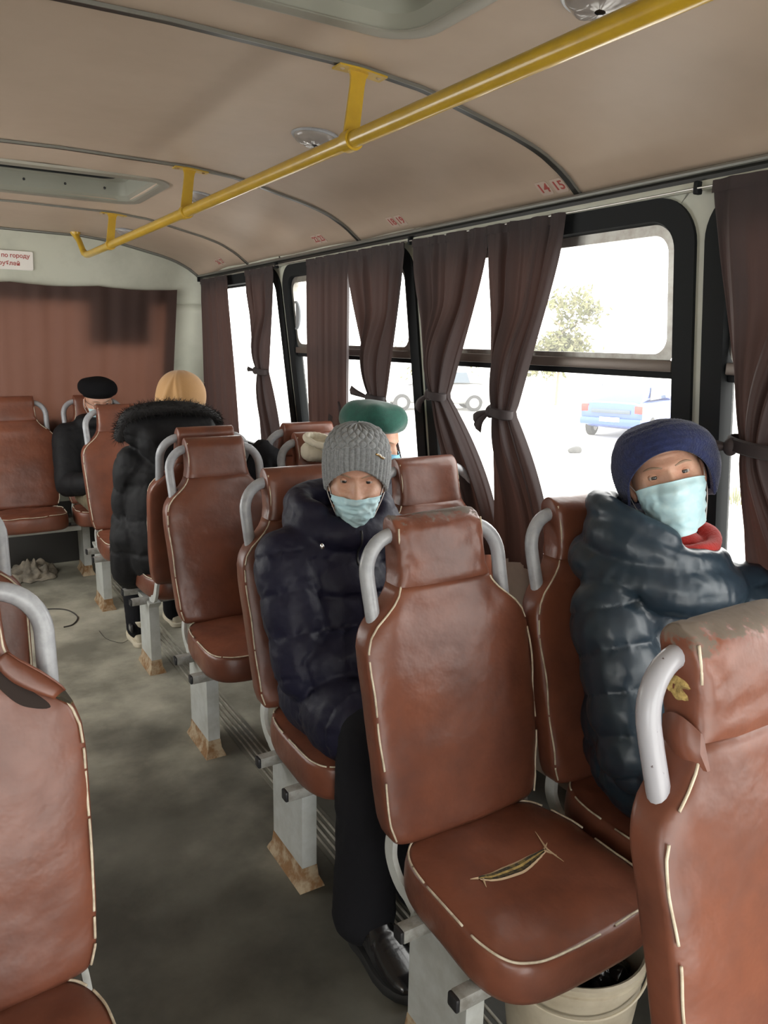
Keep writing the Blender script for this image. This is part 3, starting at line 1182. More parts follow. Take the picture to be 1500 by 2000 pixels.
for f_i, f in enumerate(fs):
    k = f_i % 6
    mb.add([vs[j] for j in f], [(0, 1, 2, 3)], 1 if k in (0, 5) else (2 if k == 2 else 0))
# frayed threads at both ends of the slit
for (a, b) in (((0.078, -0.314), (0.092, -0.262)), ((0.078, -0.314), (0.080, -0.362)), ((0.072, -0.312), (0.092, -0.300)), ((-0.106, -0.316), (-0.122, -0.311)),
               ((-0.098, -0.322), (-0.107, -0.343)), ((0.070, -0.316), (0.082, -0.340))):
    pp = []
    for i in range(6):
        x, y = a[0] + (b[0] - a[0]) * i / 5, a[1] + (b[1] - a[1]) * i / 5
        pp.append((x, y, on_cushion(x, y) + 0.0012))
    mb.tube(pp, [0.0026, 0.0022, 0.0018, 0.0015, 0.001, 0.0006], 5, 1)
mb.build('slit', ['darkhole', 'fray', 'foam'], cushion_b, world=False, recalc=False)

# torn cover and foam at the neck of the nearest right seat
mb = MB()
mb.ball((-0.108, back_y(1.04) + 0.040, 1.046), (0.014, 0.022, 0.020), 22, 16)
for i_, v_ in enumerate(mb.v):
    q_ = Vector(v_)
    mb.v[i_] = tuple(q_ + Vector((1, 0.4, 0.6)) * 0.009 * noise.noise(q_ * 70))
mb.build('foam', 'foam', seat_a, world=False)
mb = MB()
pts = []
for i in range(13):
    t = i / 12
    pts.append((Vector((-0.122 - 0.010 * math.sin(PI * t), back_y(1.0) + 0.004 + 0.062 * t, 1.000 + 0.016 * math.sin(PI * t))), Vector((-0.128 - 0.010 * math.sin(PI * t), back_y(0.93) + 0.004 + 0.062 * t, 0.955))))
rg = [[a, a * 0.5 + b * 0.5 + Vector((-0.008, 0, 0)), b, b + Vector((0.006, 0, 0)), a + Vector((0.006, 0, -0.004))] for a, b in pts]
mb.rings(rg)
mb.build('torn_flap', 'vinyl', seat_a, world=False)
mb = MB()
q = [(-0.150 + 0.012 * math.sin(k * 1.7), 0, 0) for k in range(3)]
mb.tube([(-0.02, back_y(0.72) - 0.0115, 0.735), (0.03, back_y(0.75) - 0.0125, 0.765), (0.075, back_y(0.79) - 0.012, 0.80)], [0.0008, 0.0012, 0.0006], 5)
mb.build('scratch', 'fray', seat_a, world=False)

# the torn shoulder of the close left seat: a curled flap with dark wadding
mb = MB()


def curl(u, v):
    # from the neck down the right shoulder, vinyl rolled outwards
    z = 0.985 - 0.075 * u
    w = lerp_table(WT, z)
    a = -0.6 + 2.6 * v
    r = 0.013 + 0.009 * math.sin(PI * u)
    return Vector((w - 0.018 + r * 0.9 * math.sin(a) + 0.006 * u, back_y(z) - 0.002 - r * (1 - math.cos(a)) * 0.55, z + 0.012 + r * 0.8 * math.sin(a * 0.9)))


mb.grid(curl, 14, 9)
o = mb.build('torn_flap', 'vinyl', seat_l, world=False)
mo = o.modifiers.new('cloth', 'SOLIDIFY')
mo.thickness = 0.003
mb = MB()
mb.tube([(0.152, back_y(0.95) + 0.005, 0.958), (0.170, back_y(0.93) + 0.004, 0.937), (0.192, back_y(0.915) + 0.004, 0.917), (0.206, back_y(0.90) + 0.004, 0.902)], [0.004, 0.010, 0.009, 0.003], 8)
mb.build('wadding', 'darkhole', seat_l, world=False)

# dark gap under the curled cover
bl = [c for c in seat_l.children if c.name.startswith('backrest')][0]
bvh_l = BVHTree.FromPolygons([v.co for v in bl.data.vertices], [list(p.vertices) for p in bl.data.polygons])
path = catmull([(0.088, 0, 0.978), (0.112, 0, 0.955), (0.140, 0, 0.925), (0.172, 0, 0.905)], 6)
L_, R_ = [], []
for i, p in enumerate(path):
    t = i / (len(path) - 1)
    w_ = 0.001 + 0.012 * math.sin(PI * t) ** 0.8
    for lst, s_ in ((L_, -1), (R_, 1)):
        q = Vector((p.x + 0.6 * s_ * w_, 0, p.z + 0.8 * s_ * w_))
        h = bvh_l.ray_cast(Vector((q.x, -0.6, q.z)), Vector((0, 1, 0)))
        lst.append(Vector((q.x, (h[0].y if h[0] else back_y(q.z)) - 0.0012, q.z)))
mb = MB()
mb.rings([[a, b, b + Vector((0, 0.003, 0)), a + Vector((0, 0.003, 0))] for a, b in zip(L_, R_)])
mb.build('tear', 'gap', seat_l, world=False, sharp=30)

# stands
make_stand('pale seat stand below the empty seat with the slit cushion', XA, RY['B'], ends=2)
make_stand('rusty-footed pale stand below the person in the grey knit hat', XA, RY['C'] + 0.03)
make_stand('rusty-footed pale stand below the empty seat behind the grey knit hat', XA, RY['D'] + 0.05)
make_stand('pale stand of the rear-facing pair, beside the cream boots', 0.98, 3.12, rot=0.0, leg_y=(0.205, 0.38), bar_y=(0.24, 0.40))
make_stand('pale stand in the aisle in front of the person in the black beret', XA, 4.56, leg_y=(-0.27, -0.07), bar_y=(-0.42, -0.245))
make_stand('farthest pale stand, below the rear bench', XA + 0.03, RY['G'] + 0.17, leg_y=(-0.40, -0.22), bar_y=(-0.42, -0.26))
o = make_stand('stand under the close left seat', -0.032, RY['B'] - 0.02)
o.scale = (-1, 1, 1)
o.location.x = -0.09
bpy.data.objects.remove
mb = MB()
mb.box((0.30, 4.92, 0.342), (1.0, 0.03, 0.03), bev=0.003)
bb = mb.build('bench_rail', 'leg', None, sharp=30)
tag(bb, 'pale rail running under the front of the rear bench', 'rail')

# ------------------------------------------------------------------ curtains
def curtain(label, top, zt, zb, tie=None, bot=None, X=1.628, nf=7, seed=0.0, amp=0.014, matn='curtain', flap=False, tails=None, group='brown side curtains', slack=0.0):
    """top (y0,y1); tie (z, yc, half width); bot (y0,y1)"""
    bot = bot or top
    rnd = random.Random(seed)
    ph = [rnd.uniform(0, 6.28) for _ in range(4)]
    yc0 = sum(top) / 2
    r = thing('curtain', label, 'curtain', (X, yc0, zt), 0, group)

    def edges(z):
        if tie:
            zt_, yc, hw = tie
            if z >= zt_:
                t = (z - zt_) / (zt - zt_)
                t = 0.60 * t ** 0.66 + 0.40 * (t * t * (3 - 2 * t))
                return (yc - hw) + (top[0] - yc + hw) * t, (yc + hw) + (top[1] - yc - hw) * t
            t = (zt_ - z) / (zt_ - zb)
            t = 1 - (1 - t) ** 1.8
            return (yc - hw) + (bot[0] - yc + hw) * t, (yc + hw) + (bot[1] - yc - hw) * t
        t = (zt - z) / (zt - zb)
        return top[0] + (bot[0] - top[0]) * t + 0.010 * math.sin(5 * t + ph[0]) * t, top[1] + (bot[1] - top[1]) * t + 0.014 * math.sin(4.2 * t + ph[1]) * t

    def f(u, v):
        z = zt - (zt - zb) * v
        y0, y1 = edges(z)
        w = y1 - y0
        w0 = top[1] - top[0]
        pinch = w / w0
        a = amp * (0.45 + 0.55 * sm(0, 0.12, v))
        uu = u + 0.035 * math.sin(2 * PI * u * 2 + ph[2])
        fold = 0.85 * math.sin(2 * PI * nf * 0.62 * uu + ph[0] + 0.5 * math.sin(v * 3 + ph[3])) + 0.30 * math.sin(2 * PI * nf * 1.45 * uu + ph[1]) + 0.12 * math.sin(2 * PI * nf * 3.1 * uu + ph[2])
        # gathered cloth bunches into a round bundle
        bundle = (1 - sm(0.25, 0.75, pinch)) * w * 0.42 * math.sin(PI * u)
        x = X + a * fold - bundle - 0.02 * (1 - min(1, pinch)) + 0.006 * v + slack * max(0.0, 1.25 - z)
        y = y0 + w * u + 0.3 * a * math.cos(2 * PI * nf * uu + ph[0]) * min(1, pinch)
        return Vector((min(x, wall_x(z) - 0.006), y, z))
    mb = MB()
    mb.grid(f, nf * 14 + 1, 64)
    mb.build('cloth', matn, r, sharp=0)
    # heading tape
    mb = MB()
    mb.grid(lambda u, v: f(u, 0) + Vector((-0.004, 0, -0.028 * v + 0.004)), nf * 14 + 1, 3)
    mb.build('heading', matn, r, sharp=0)
    if tie:
        zt_, yc, hw = tie
        mb = MB()
        xc = X - 0.02 - hw * 0.35
        rg = []
        for k in range(20):
            a = 2 * PI * k / 20
            p = Vector((xc + (hw * 0.62 + 0.006) * math.cos(a), yc + (hw + 0.005) * math.sin(a), zt_ + 0.008 * math.sin(a)))
            n_ = Vector((math.cos(a), math.sin(a), 0))
            rg.append([p + n_ * c + Vector((0, 0, d)) for c, d in ((0, 0.016), (0.007, 0.012), (0.008, -0.012), (0, -0.016))])
        rg.append(rg[0])
        mb.rings(rg, capa=False, capb=False)
        b = mb.build('tie_band', matn, r, sharp=40)
        if tails:
            mb = MB()
            sd_ = math.copysign(1, tails[0][0])
            mb.ball((xc - hw * 0.55, yc + sd_ * hw * 0.75, zt_), (0.016, 0.017, 0.021), 14, 10)
            for (dy, dz, wd) in tails:
                s_ = Vector((xc - hw * 0.6, yc + math.copysign(hw * 0.8, dy), zt_))
                e_ = s_ + Vector((-0.02, dy, dz))
                m_ = (s_ + e_) / 2 + Vector((-0.012, 0, 0.003))
                c_ = catmull([s_, m_, e_], 6)
                side_ = Vector((0, -dz, dy)).normalized()
                rg = []
                for i_, p in enumerate(c_):
                    t = i_ / (len(c_) - 1)
                    w_ = wd * (0.30 + 1.15 * t ** 0.8) * (1.0 if t < 0.93 else 0.9)
                    rg.append([p + side_ * w_, p + Vector((-0.006, 0, 0)), p - side_ * w_, p + Vector((0.006, 0, 0))])
                mb.rings(rg)
            mb.build('tie_tail', matn, b, sharp=0)
    if flap:
        mb = MB()
        y0 = edges(1.20)[0]

        def g(u, v):
            return Vector((X - 0.02 - 0.010 * math.sin(PI * u), y0 + 0.045 - 0.075 * u * v, 1.235 - 0.085 * v - 0.015 * u * v))
        mb.grid(g, 8, 8)

        def g2(u, v):
            return Vector((X - 0.032 - 0.008 * math.sin(PI * v), y0 + 0.085 + 0.04 * u - 0.02 * v, 1.165 - 0.075 * v + 0.012 * u))
        mb.grid(g2, 6, 6)
        mb.build('tie_tail', matn, r, sharp=0)
    return r


ZCT = 1.862
curtain('tied curtain at the right edge, beside the round dark latch', (0.62, 1.238), ZCT + 0.01, 0.80, tie=(1.285, 0.99, 0.080), bot=(0.70, 1.10), nf=8, seed=11, slack=0.30, tails=[(0.085, -0.01, 0.018)])
curtain('tied curtain at the front of its window, left of the blue car', (1.715, 2.075), ZCT, 0.80, tie=(1.285, 1.915, 0.036), bot=(1.69, 1.955), nf=6, seed=12, amp=0.016, tails=[(0.034, -0.058, 0.017), (0.050, -0.030, 0.014)])
curtain('tied curtain above the empty pale-headed window seat, rearmost of its window', (2.055, 2.492), ZCT, 0.80, tie=(1.315, 2.275, 0.032), bot=(1.93, 2.19), nf=6, seed=13, amp=0.016, tails=[(0.036, -0.055, 0.016)])
curtain('tied curtain just above the dark green beret', (2.555, 3.005), ZCT, 0.80, tie=(1.275, 2.70, 0.034), bot=(2.49, 2.73), nf=6, seed=14, tails=[(0.11, 0.025, 0.014)])
curtain('loose untied curtain left of the dark green beret with a dangling tie', (2.99, 3.40), ZCT, 0.80, bot=(2.99, 3.38), nf=6, seed=15, flap=True)
curtain('narrow tied curtain, front one of the rearmost window', (3.80, 4.215), ZCT, 0.80, tie=(1.335, 3.90, 0.040), bot=(3.70, 3.96), nf=6, seed=16, tails=[(0.05, 0.006, 0.012)])
curtain('straight untied curtain in the rear corner of the bus', (4.47, 4.985), ZCT - 0.005, 0.80, bot=(4.33, 4.96), nf=6, seed=17, amp=0.012)

# curtain wire and hooks
mb = MB()
mb.tube([(1.632, y, 1.866 - 0.003 * math.sin(PI * ((y + 1.215) % 1.25) / 1.25)) for y in [-1.2 + 0.125 * i for i in range(50)]], 0.0022, 6)
o = mb.build('curtain_wire', 'alu')
tag(o, 'thin wire along the top of the side windows carrying the curtains', 'wire')
for k, y in enumerate(PIL[:4]):
    mb = MB()
    mb.box((1.640, y, 1.868), (0.022, 0.012, 0.03), bev=0.003)
    o = mb.build('wire_hook', 'rubber', sharp=30)
    tag(o, ['small dark wire hook in the rear corner', 'small dark wire hook left of the loose untied curtain', 'small dark wire hook above the pillar between the two tied pairs',
            'small dark wire hook on the pale pillar at the upper right'][k], 'hook', 'wire hooks')

# rear curtain
rc = thing('rear_curtain', 'wide brown curtain closed across the rear window', 'curtain', (0.5, 5.2, 1.8))
zt, zb = 1.800, 0.74
rndc = random.Random(5)
phs = [(rndc.uniform(2, 34), rndc.uniform(0, 6.28), rndc.uniform(0.3, 1)) for _ in range(9)]


def rear_cloth(u, v, dy=0.0):
    x = -0.44 + (1.515 + 0.44) * u
    z = zt - (zt - zb) * v + 0.008 * math.sin(u * 9) * v
    z += (0.012 * math.sin(PI * ((u * 4) % 1))) * (-1 if v < 0.02 else 0)
    a = 0.020 * (0.6 + 0.4 * v)
    fold = sum(k * math.sin(x * fq * 1.7 + ph + 0.4 * math.sin(2 * v + ph)) for fq, ph, k in phs) / 3.2
    y = rear_y(z) - 0.048 + a * fold + dy
    return Vector((x, y, z))


mb = MB()
mb.grid(rear_cloth, 240, 40)
mb.build('cloth', 'curtain_rear', rc, sharp=0)
DROP = '''
mb = MB()
mb.grid(lambda u, v: rear_cloth(0.02 + 0.98 * u, 0.062 * v, -0.010), 200, 4)
mb.build('heading', 'curtain_dark', rc, sharp=0)
mb = MB()
mb.grid(lambda u, v: rear_cloth(0.74 + 0.18 * u + 0.012 * math.sin(v * 4), 0.03 + 0.30 * v + 0.02 * u, -0.010), 50, 20)
mb.build('dark_patch', 'curtain_dark', rc, sharp=0)
'''

# ------------------------------------------------------------------ handrail
RX, RZ = 0.922, 1.952
rail = thing('handrail', 'yellow painted grab rail running the length of the ceiling', 'handrail', (RX, 2.0, RZ))
mb = MB()
pts = [Vector((RX, y, RZ)) for y in (-0.9, 0.0, 1.0, 2.0, 3.0, 4.0, 4.80)] + [Vector((RX - 0.002, 4.85, RZ + 0.004)), Vector((RX - 0.01, 4.875, RZ + 0.022))]
mb.tube(pts, 0.0185, 20)
mb.build('rail_tube', 'yellow', rail, sharp=60)
mb = MB()
z1 = ceil_at(RX, 4.98)
mb.tube([(RX - 0.008, 4.87, RZ + 0.01), (RX - 0.02, 4.93, RZ + 0.085), (RX - 0.028, 4.965, z1 - 0.022), (RX - 0.03, 4.972, z1)], [0.017, 0.016, 0.018, 0.030], 14)
mb.build('end_bend', 'yellow', rail, sharp=60)
for y in RIBY[:4]:
    zc = ceil_at(0.945, y)
    mb = MB()
    # strap, slightly leaning, twisted flat facing the windscreen
    secs = []
    for t in [i / 8 for i in range(9)]:
        z = RZ + 0.012 + (zc - 0.008 - RZ - 0.012) * t
        x = RX + 0.020 * t
        w = 0.0195 - 0.002 * t
        w += 0.010 * max(0, t - 0.85) / 0.15
        secs.append([Vector((x + sx * w, y + sy * 0.0035, z)) for sx, sy in ((-1, -1), (1, -1), (1, 1), (-1, 1))])
    mb.rings(secs)
    st = mb.build('bracket', 'yellow', rail, sharp=35)
    mb = MB()
    for yy, sgn in ((y, 1),):
        secs = [[Vector((RX + r * math.cos(2 * PI * k / 20), y + d, RZ + r * math.sin(2 * PI * k / 20))) for k in range(20)]
                for d, r in ((-0.017, 0.0188), (-0.017, 0.0245), (0.017, 0.0245), (0.017, 0.0188))]
        mb.rings(secs, capa=False, capb=False)
    mb.build('clamp_ring', 'yellow', st, sharp=40)
    mb = MB()
    for i in range(14):
        x0, x1 = 0.945 - 0.062 + 0.124 * i / 14, 0.945 - 0.062 + 0.124 * (i + 1) / 14
        za, zb_ = ceil_at(x0, y) - 0.0095, ceil_at(x1, y) - 0.0095
        mb.add([(x0, y - 0.02, za), (x1, y - 0.02, zb_), (x1, y + 0.02, zb_), (x0, y + 0.02, za), (x0, y - 0.02, za - 0.004), (x1, y - 0.02, zb_ - 0.004), (x1, y + 0.02, zb_ - 0.004), (x0, y + 0.02, za - 0.004)],
               [(0, 1, 2, 3), (4, 7, 6, 5), (0, 4, 5, 1), (3, 2, 6, 7)] + ([(0, 3, 7, 4)] if i == 0 else []) + ([(1, 5, 6, 2)] if i == 13 else []))
    mb.build('mounting_plate', 'yellow', st, sharp=35, weld=True)
    for dx in (-0.047, 0.047):
        mb = MB()
        mb.ball((0.945 + dx, y - 0.002, ceil_at(0.945 + dx, y) - 0.0140), (0.006, 0.006, 0.003), 10, 6)
        mb.build('screw', 'rust', st)

# ------------------------------------------------------------------ ceiling lamps
for (lx, ly, lab) in ((1.10, 1.10, 'round clear ceiling lamp cut by the top edge of the photo beside the yellow rail'), (1.105, 2.245, 'round clear ceiling lamp nearest the middle, beside the front rail bracket'),
                      (1.130, 3.42, 'round clear ceiling lamp beside the second yellow bracket from the front'), (1.135, 4.72, 'farthest round ceiling lamp, by the rear end of the yellow rail')):
    zc = ceil_at(lx, ly)
    r = thing('ceiling_lamp', lab, 'lamp', (lx, ly, zc), 0, 'round ceiling lamps')
    mb = MB()
    tilt = math.atan2(ceil_z(lx + 0.04) - ceil_z(lx - 0.04), 0.08)
    R = Matrix.Rotation(-tilt, 3, 'Y')

    def dome(u, v):
        a = 2 * PI * u
        rr = 0.066 * math.cos(v * PI / 2 * 0.98) ** 0.55
        z = -0.002 - 0.026 * math.sin(v * PI / 2) + 0.0022 * math.sin(7 * a) * v * (1 - v) * 3 + 0.0016 * noise.noise(Vector((math.cos(a) * 2, math.sin(a) * 2, v * 4 + lx * 9)))
        return R @ Vector((rr * math.cos(a), rr * math.sin(a), z))
    mb.grid(dome, 40, 16, 0, cu=True)
    mb.build('lamp_cover', 'lamp', r, world=False, sharp=0)
    mb = MB()
    mb.rings([[R @ Vector((q * math.cos(2 * PI * k / 40), q * math.sin(2 * PI * k / 40), z)) for k in range(40)] for q, z in ((0.072, 0.003), (0.074, -0.004), (0.070, -0.008), (0.062, -0.006), (0.062, 0.003))], capa=False, capb=False)
    mb.build('lamp_rim', 'tube', r, world=False, sharp=40)
    mb = MB()
    mb.ball((0, 0, -0.010), (0.012, 0.030, 0.009), 12, 8)
    mb.build('bulb', 'white_plastic', r, world=False)

# ------------------------------------------------------------------ roof hatches
for hi, (x0, x1, y0, y1) in enumerate(HATCH):
    zc = 2.117
    r = thing('roof_hatch', ['far roof hatch recessed in the ceiling at the left edge', 'near roof hatch cut by the top edge of the photo'][hi], 'hatch', ((x0 + x1) / 2, (y0 + y1) / 2, zc), 0, 'roof hatches')

    def rr(e, z, rad):
        return [Vector((a, b, z if callable(z) is False else z(a, b))) for a, b in rrect(x0 + e, x1 - e, y0 + e, y1 - e, rad, 8)]
    mb = MB()
    cz = lambda d: (lambda a, b: ceil_at(a, b) + d)
    mb.rings([rr(-0.012, cz(0.004), 0.10), rr(-0.010, cz(-0.006), 0.10), rr(0.010, cz(-0.013), 0.085), rr(0.030, cz(-0.006), 0.075)], capa=False, capb=False)
    mb.build('hatch_rim', 'hatch_alu', r, sharp=40)
    mb = MB()
    top = zc + 0.085
    mb.rings([rr(0.026, cz(-0.008), 0.075), rr(0.050, cz(0.015), 0.06), rr(0.055, lambda a, b: top - 0.012, 0.055), rr(0.075, lambda a, b: top, 0.05)], capa=False, capb=True)
    mb.build('hatch_well', 'hatch', r, sharp=35)
    mb = MB()
    mb.rings([rr(0.110, lambda a, b: top - 0.001, 0.05), rr(0.115, lambda a, b: top - 0.012, 0.05), rr(0.135, lambda a, b: top - 0.012, 0.045), rr(0.145, lambda a, b: top - 0.001, 0.04)], capa=False, capb=False)
    mb.build('lid_rib', 'rubber', r, sharp=35)
    for k in range(5):
        mb = MB()
        xx_ = x0 + 0.14 + (x1 - x0 - 0.28) * k / 4
        mb.ball((xx_, y1 - 0.052, zc + 0.045), (0.006, 0.004, 0.006), 10, 6)
        mb.build('screw', 'cap', r)


# ------------------------------------------------------------------ writing
def text_mesh(txt, size, shear=0.0, bold=0.0):
    cu = bpy.data.curves.new('text', 'FONT')
    cu.body = txt
    cu.size = size
    cu.align_x = 'CENTER'
    cu.align_y = 'CENTER'
    cu.extrude = 0.0004
    cu.offset = bold
    o = bpy.data.objects.new('text', cu)
    COL.objects.link(o)
    bpy.context.view_layer.update()
    me = bpy.data.meshes.new_from_object(o.evaluated_get(bpy.context.evaluated_depsgraph_get()))
    bpy.data.objects.remove(o)
    bpy.data.curves.remove(cu)
    return me


# fare sign over the rear curtain
sg = thing('fare_sign', 'white sign with red lettering above the rear curtain at the left edge', 'sign', (0.46, rear_y(1.92), 1.92))
mb = MB()
sx0, sx1, sz0, sz1 = 0.18, 0.668, 1.868, 1.972
ring = lambda e, dy: [Vector((x, rear_y(z) - dy, z)) for x, z in rrect(sx0 + e, sx1 - e, sz0 + e, sz1 - e, 0.008, 3)]
mb.rings([ring(0.001, 0.018), ring(0.0, 0.020), ring(0.0, 0.026), ring(0.001, 0.027)])
mb.build('sign_board', 'white_plastic', sg, sharp=35)
tilt = math.atan(0.30)
for txt, xc, zc_, wid in (('по городу', 0.575, 1.944, 0.150), ('рублей', 0.540, 1.902, 0.112)):
    me = text_mesh(txt, 0.05, bold=0.0012)
    w = max(v.co.x for v in me.vertices) - min(v.co.x for v in me.vertices)
    k = wid / w
    me.transform(Matrix.Translation((xc, rear_y(zc_) - 0.0275, zc_)) @ Matrix.Rotation(PI / 2 + tilt, 4, 'X') @ Matrix.Scale(k, 4))
    finish('lettering', me, 'red_ink', sg, sharp=0, smooth=False)

# seat numbers on the sloping edge of the ceiling
for (a, b, ya, yb, lab) in (('14', '15', 1.796, 1.735, 'red seat numbers 14 and 15 on the ceiling edge'), ('18', '19', 2.631, 2.572, 'red seat numbers 18 and 19 on the ceiling edge'),
                            ('22', '23', 3.286, 3.228, 'red seat numbers 22 and 23 on the ceiling edge'), ('26', '27', 4.595, 4.530, 'faint red seat numbers nearest the rear corner, on the ceiling edge')):
    xm = 1.618
    zm = (ceil_at(xm, ya) + ceil_at(xm, yb)) / 2
    r = thing('seat_number', lab, 'number sticker', (xm, (ya + yb) / 2, zm), 0, 'seat numbers on the ceiling edge')
    d = Vector((0.04, 0, ceil_z(xm + 0.02) - ceil_z(xm - 0.02))).normalized()
    # reading direction is towards the front (-Y), letters stand up along the slope
    up_ = Vector((-d.x, 0, -d.z))
    rd = Vector((0, -1, 0))
    nn_ = rd.cross(up_).normalized()
    for txt, yy in ((a, ya), (b, yb)):
        c0 = Vector((xm, yy, ceil_at(xm, yy))) + nn_ * (0.0012 if nn_.z < 0 else -0.0012)
        Rm = Matrix((rd, up_, nn_)).transposed().to_4x4()
        mb = MB()
        q = [Vector((x, y, 0)) for x, y in rrect(-0.024, 0.024, -0.025, 0.025, 0.008, 4)]
        mb.rings([[Vector((p.x, p.y, -0.0006)) for p in q], [Vector((p.x, p.y, 0.0004)) for p in q]])
        me = mb.mesh('sticker')
        me.transform(Matrix.Translation(c0) @ Rm)
        stk = finish('sticker', me, 'sticker', r, sharp=0, smooth=False)
        me = text_mesh(txt, 0.044, bold=0.0006)
        me.transform(Matrix.Translation(c0 + nn_ * (0.0010 if nn_.z < 0 else -0.0010)) @ Rm)
        finish('digits', me, 'red_ink', stk, sharp=0, smooth=False)

# ------------------------------------------------------------------ on the floor
mb = MB()
for k in range(4):
    mb.box((0.930 + 0.020 * k, (YF + 5.3) / 2, 0.003 + 0.0), (0.007, 5.3 - YF, 0.007), bev=0.002)
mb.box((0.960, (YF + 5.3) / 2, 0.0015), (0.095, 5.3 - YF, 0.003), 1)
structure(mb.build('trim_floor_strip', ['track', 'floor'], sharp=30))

bk = thing('bucket', 'cream plastic bucket with a black bag inside, under the seat with the slit', 'bucket', (1.09, 0.985, 0))
mb = MB()
n = 48
BK = 1.12
prof = [(0.0, 0.002), (0.105, 0.002), (0.112, 0.008), (0.1345, 0.232), (0.137, 0.236), (0.1375, 0.252), (0.1345, 0.254), (0.1355, 0.262), (0.141, 0.265), (0.1415, 0.275), (0.136, 0.279), (0.131, 0.276), (0.126, 0.20), (0.105, 0.012), (0.0, 0.010)]
mb.rings([[Vector((BK * max(r_, 1e-4) * math.cos(2 * PI * k / n), BK * max(r_, 1e-4) * math.sin(2 * PI * k / n), z)) for k in range(n)] for r_, z in prof])
mb.build('bucket_body', 'bucket', bk, world=False, sharp=35)
mb = MB()
pts = []
for i in range(41):
    a = PI * i / 40
    a2 = a + math.radians(132)
    pts.append(Vector((0.160 * math.cos(a2), 0.160 * math.sin(a2), 0.255 - 0.045 * math.sin(a))))
mb.tube([Vector((p.x, p.y if True else 0, p.z)) for p in pts], 0.0028, 8)
mb.build('bail', 'bucket', bk, world=False)
bg_ = thing('bin_bag', 'crumpled shiny black plastic bag inside the cream bucket', 'bag', (1.09, 0.985, 0.14))
mb = MB()


def bagf(u, v):
    a = 2 * PI * u
    rr_ = 0.124 * (1 - 0.96 * v ** 1.4)
    z = 0.06 + 0.055 * math.sin(v * PI * 0.5) + 0.030 * noise.noise(Vector((math.cos(a) * 2.2, math.sin(a) * 2.2, v * 3))) * min(1, v * 4)
    rr_ *= 1 + 0.03 * math.sin(17 * a) * (1 - v)
    z += 0.010 * math.sin(17 * a + 3 * v) * v * (1 - v) * 3
    return Vector((rr_ * math.cos(a), rr_ * math.sin(a), z))


mb.grid(bagf, 90, 26, cu=True)
mb.build('bag_skin', 'bag', bg_, world=False, sharp=0)

# rag by the left seats
mb = MB()


def ragf(u, v):
    a = 2 * PI * u
    b = v
    rr_ = 1 - b
    nz = noise.noise(Vector((math.cos(a) * 1.7, math.sin(a) * 1.7, b * 3.3)))
    n2 = noise.noise(Vector((math.cos(a) * 4.7 + 5, math.sin(a) * 4.7, b * 6.3)))
    x = 0.17 * rr_ * math.cos(a) * (1 + 0.35 * nz)
    y = 0.15 * rr_ * math.sin(a) * (1 + 0.35 * n2)
    z = 0.004 + (0.085 * math.sin(b * PI / 2) ** 0.7) * (0.75 + 0.7 * nz) + 0.022 * n2 * min(1, b * 5)
    return Vector((x, y, max(0.003, z)))


mb.grid(ragf, 60, 22, cu=True)
o = mb.build('floor_rag', 'rag', None, sharp=0)
o.location = (0.535, 5.17, 0)
tag(o, 'crumpled grey-beige rag on the floor in front of the rear bench', 'rag')
mb = MB()
pp = catmull([(0.36, 4.42, 0.004), (0.48, 4.46, 0.004), (0.60, 4.40, 0.004), (0.64, 4.25, 0.004), (0.60, 4.14, 0.004), (0.55, 4.12, 0.004)], 8)
mb.tube(pp, 0.0035, 6)
o = mb.build('cord', 'cord', None)
tag(o, 'thin dark loop of cord lying on the aisle floor', 'cord')
mb = MB()
pp = catmull([(0.70, 3.98, 0.003), (0.71, 3.85, 0.003), (0.76, 3.76, 0.003), (0.80, 3.78, 0.003)], 6)
mb.tube(pp, 0.0012, 5)
o = mb.build('thread', 'cord', None)
tag(o, 'fine curled thread on the floor left of the cream boot', 'thread')

# ------------------------------------------------------------------ outside
GZ = -0.90
mb = MB()
mb.box((80, 20, GZ - 0.05), (170, 170, 0.1))
o = structure(mb.build('ground', 'ground', smooth=False))


def wheel(parent, c, r, w, axis):
    rr_ = []
    side = axis.normalized()
    u = side.orthogonal().normalized()
    v_ = side.cross(u)
    mb = MB()
    for d, q in ((-w / 2, 0.62 * r), (-w / 2, 0.92 * r), (-w / 2 + 0.02, r), (w / 2 - 0.02, r), (w / 2, 0.92 * r), (w / 2, 0.62 * r)):
        rr_.append([Vector(c) + side * d + (u * math.cos(2 * PI * k / 28) + v_ * math.sin(2 * PI * k / 28)) * q for k in range(28)])
    mb.rings(rr_)
    wh = mb.build('wheel', 'tyre', parent, world=False, sharp=40)
    mb = MB()
    mb.rings([[Vector(c) + side * d + (u * math.cos(2 * PI * k / 28) + v_ * math.sin(2 * PI * k / 28)) * q for k in range(28)] for d, q in ((-w / 2 - 0.006, 0.58 * r), (-w / 2 - 0.012, 0.2 * r), (w / 2 + 0.012, 0.2 * r), (w / 2 + 0.006, 0.58 * r))])
    mb.build('hub', 'alu', wh, world=False, sharp=40)


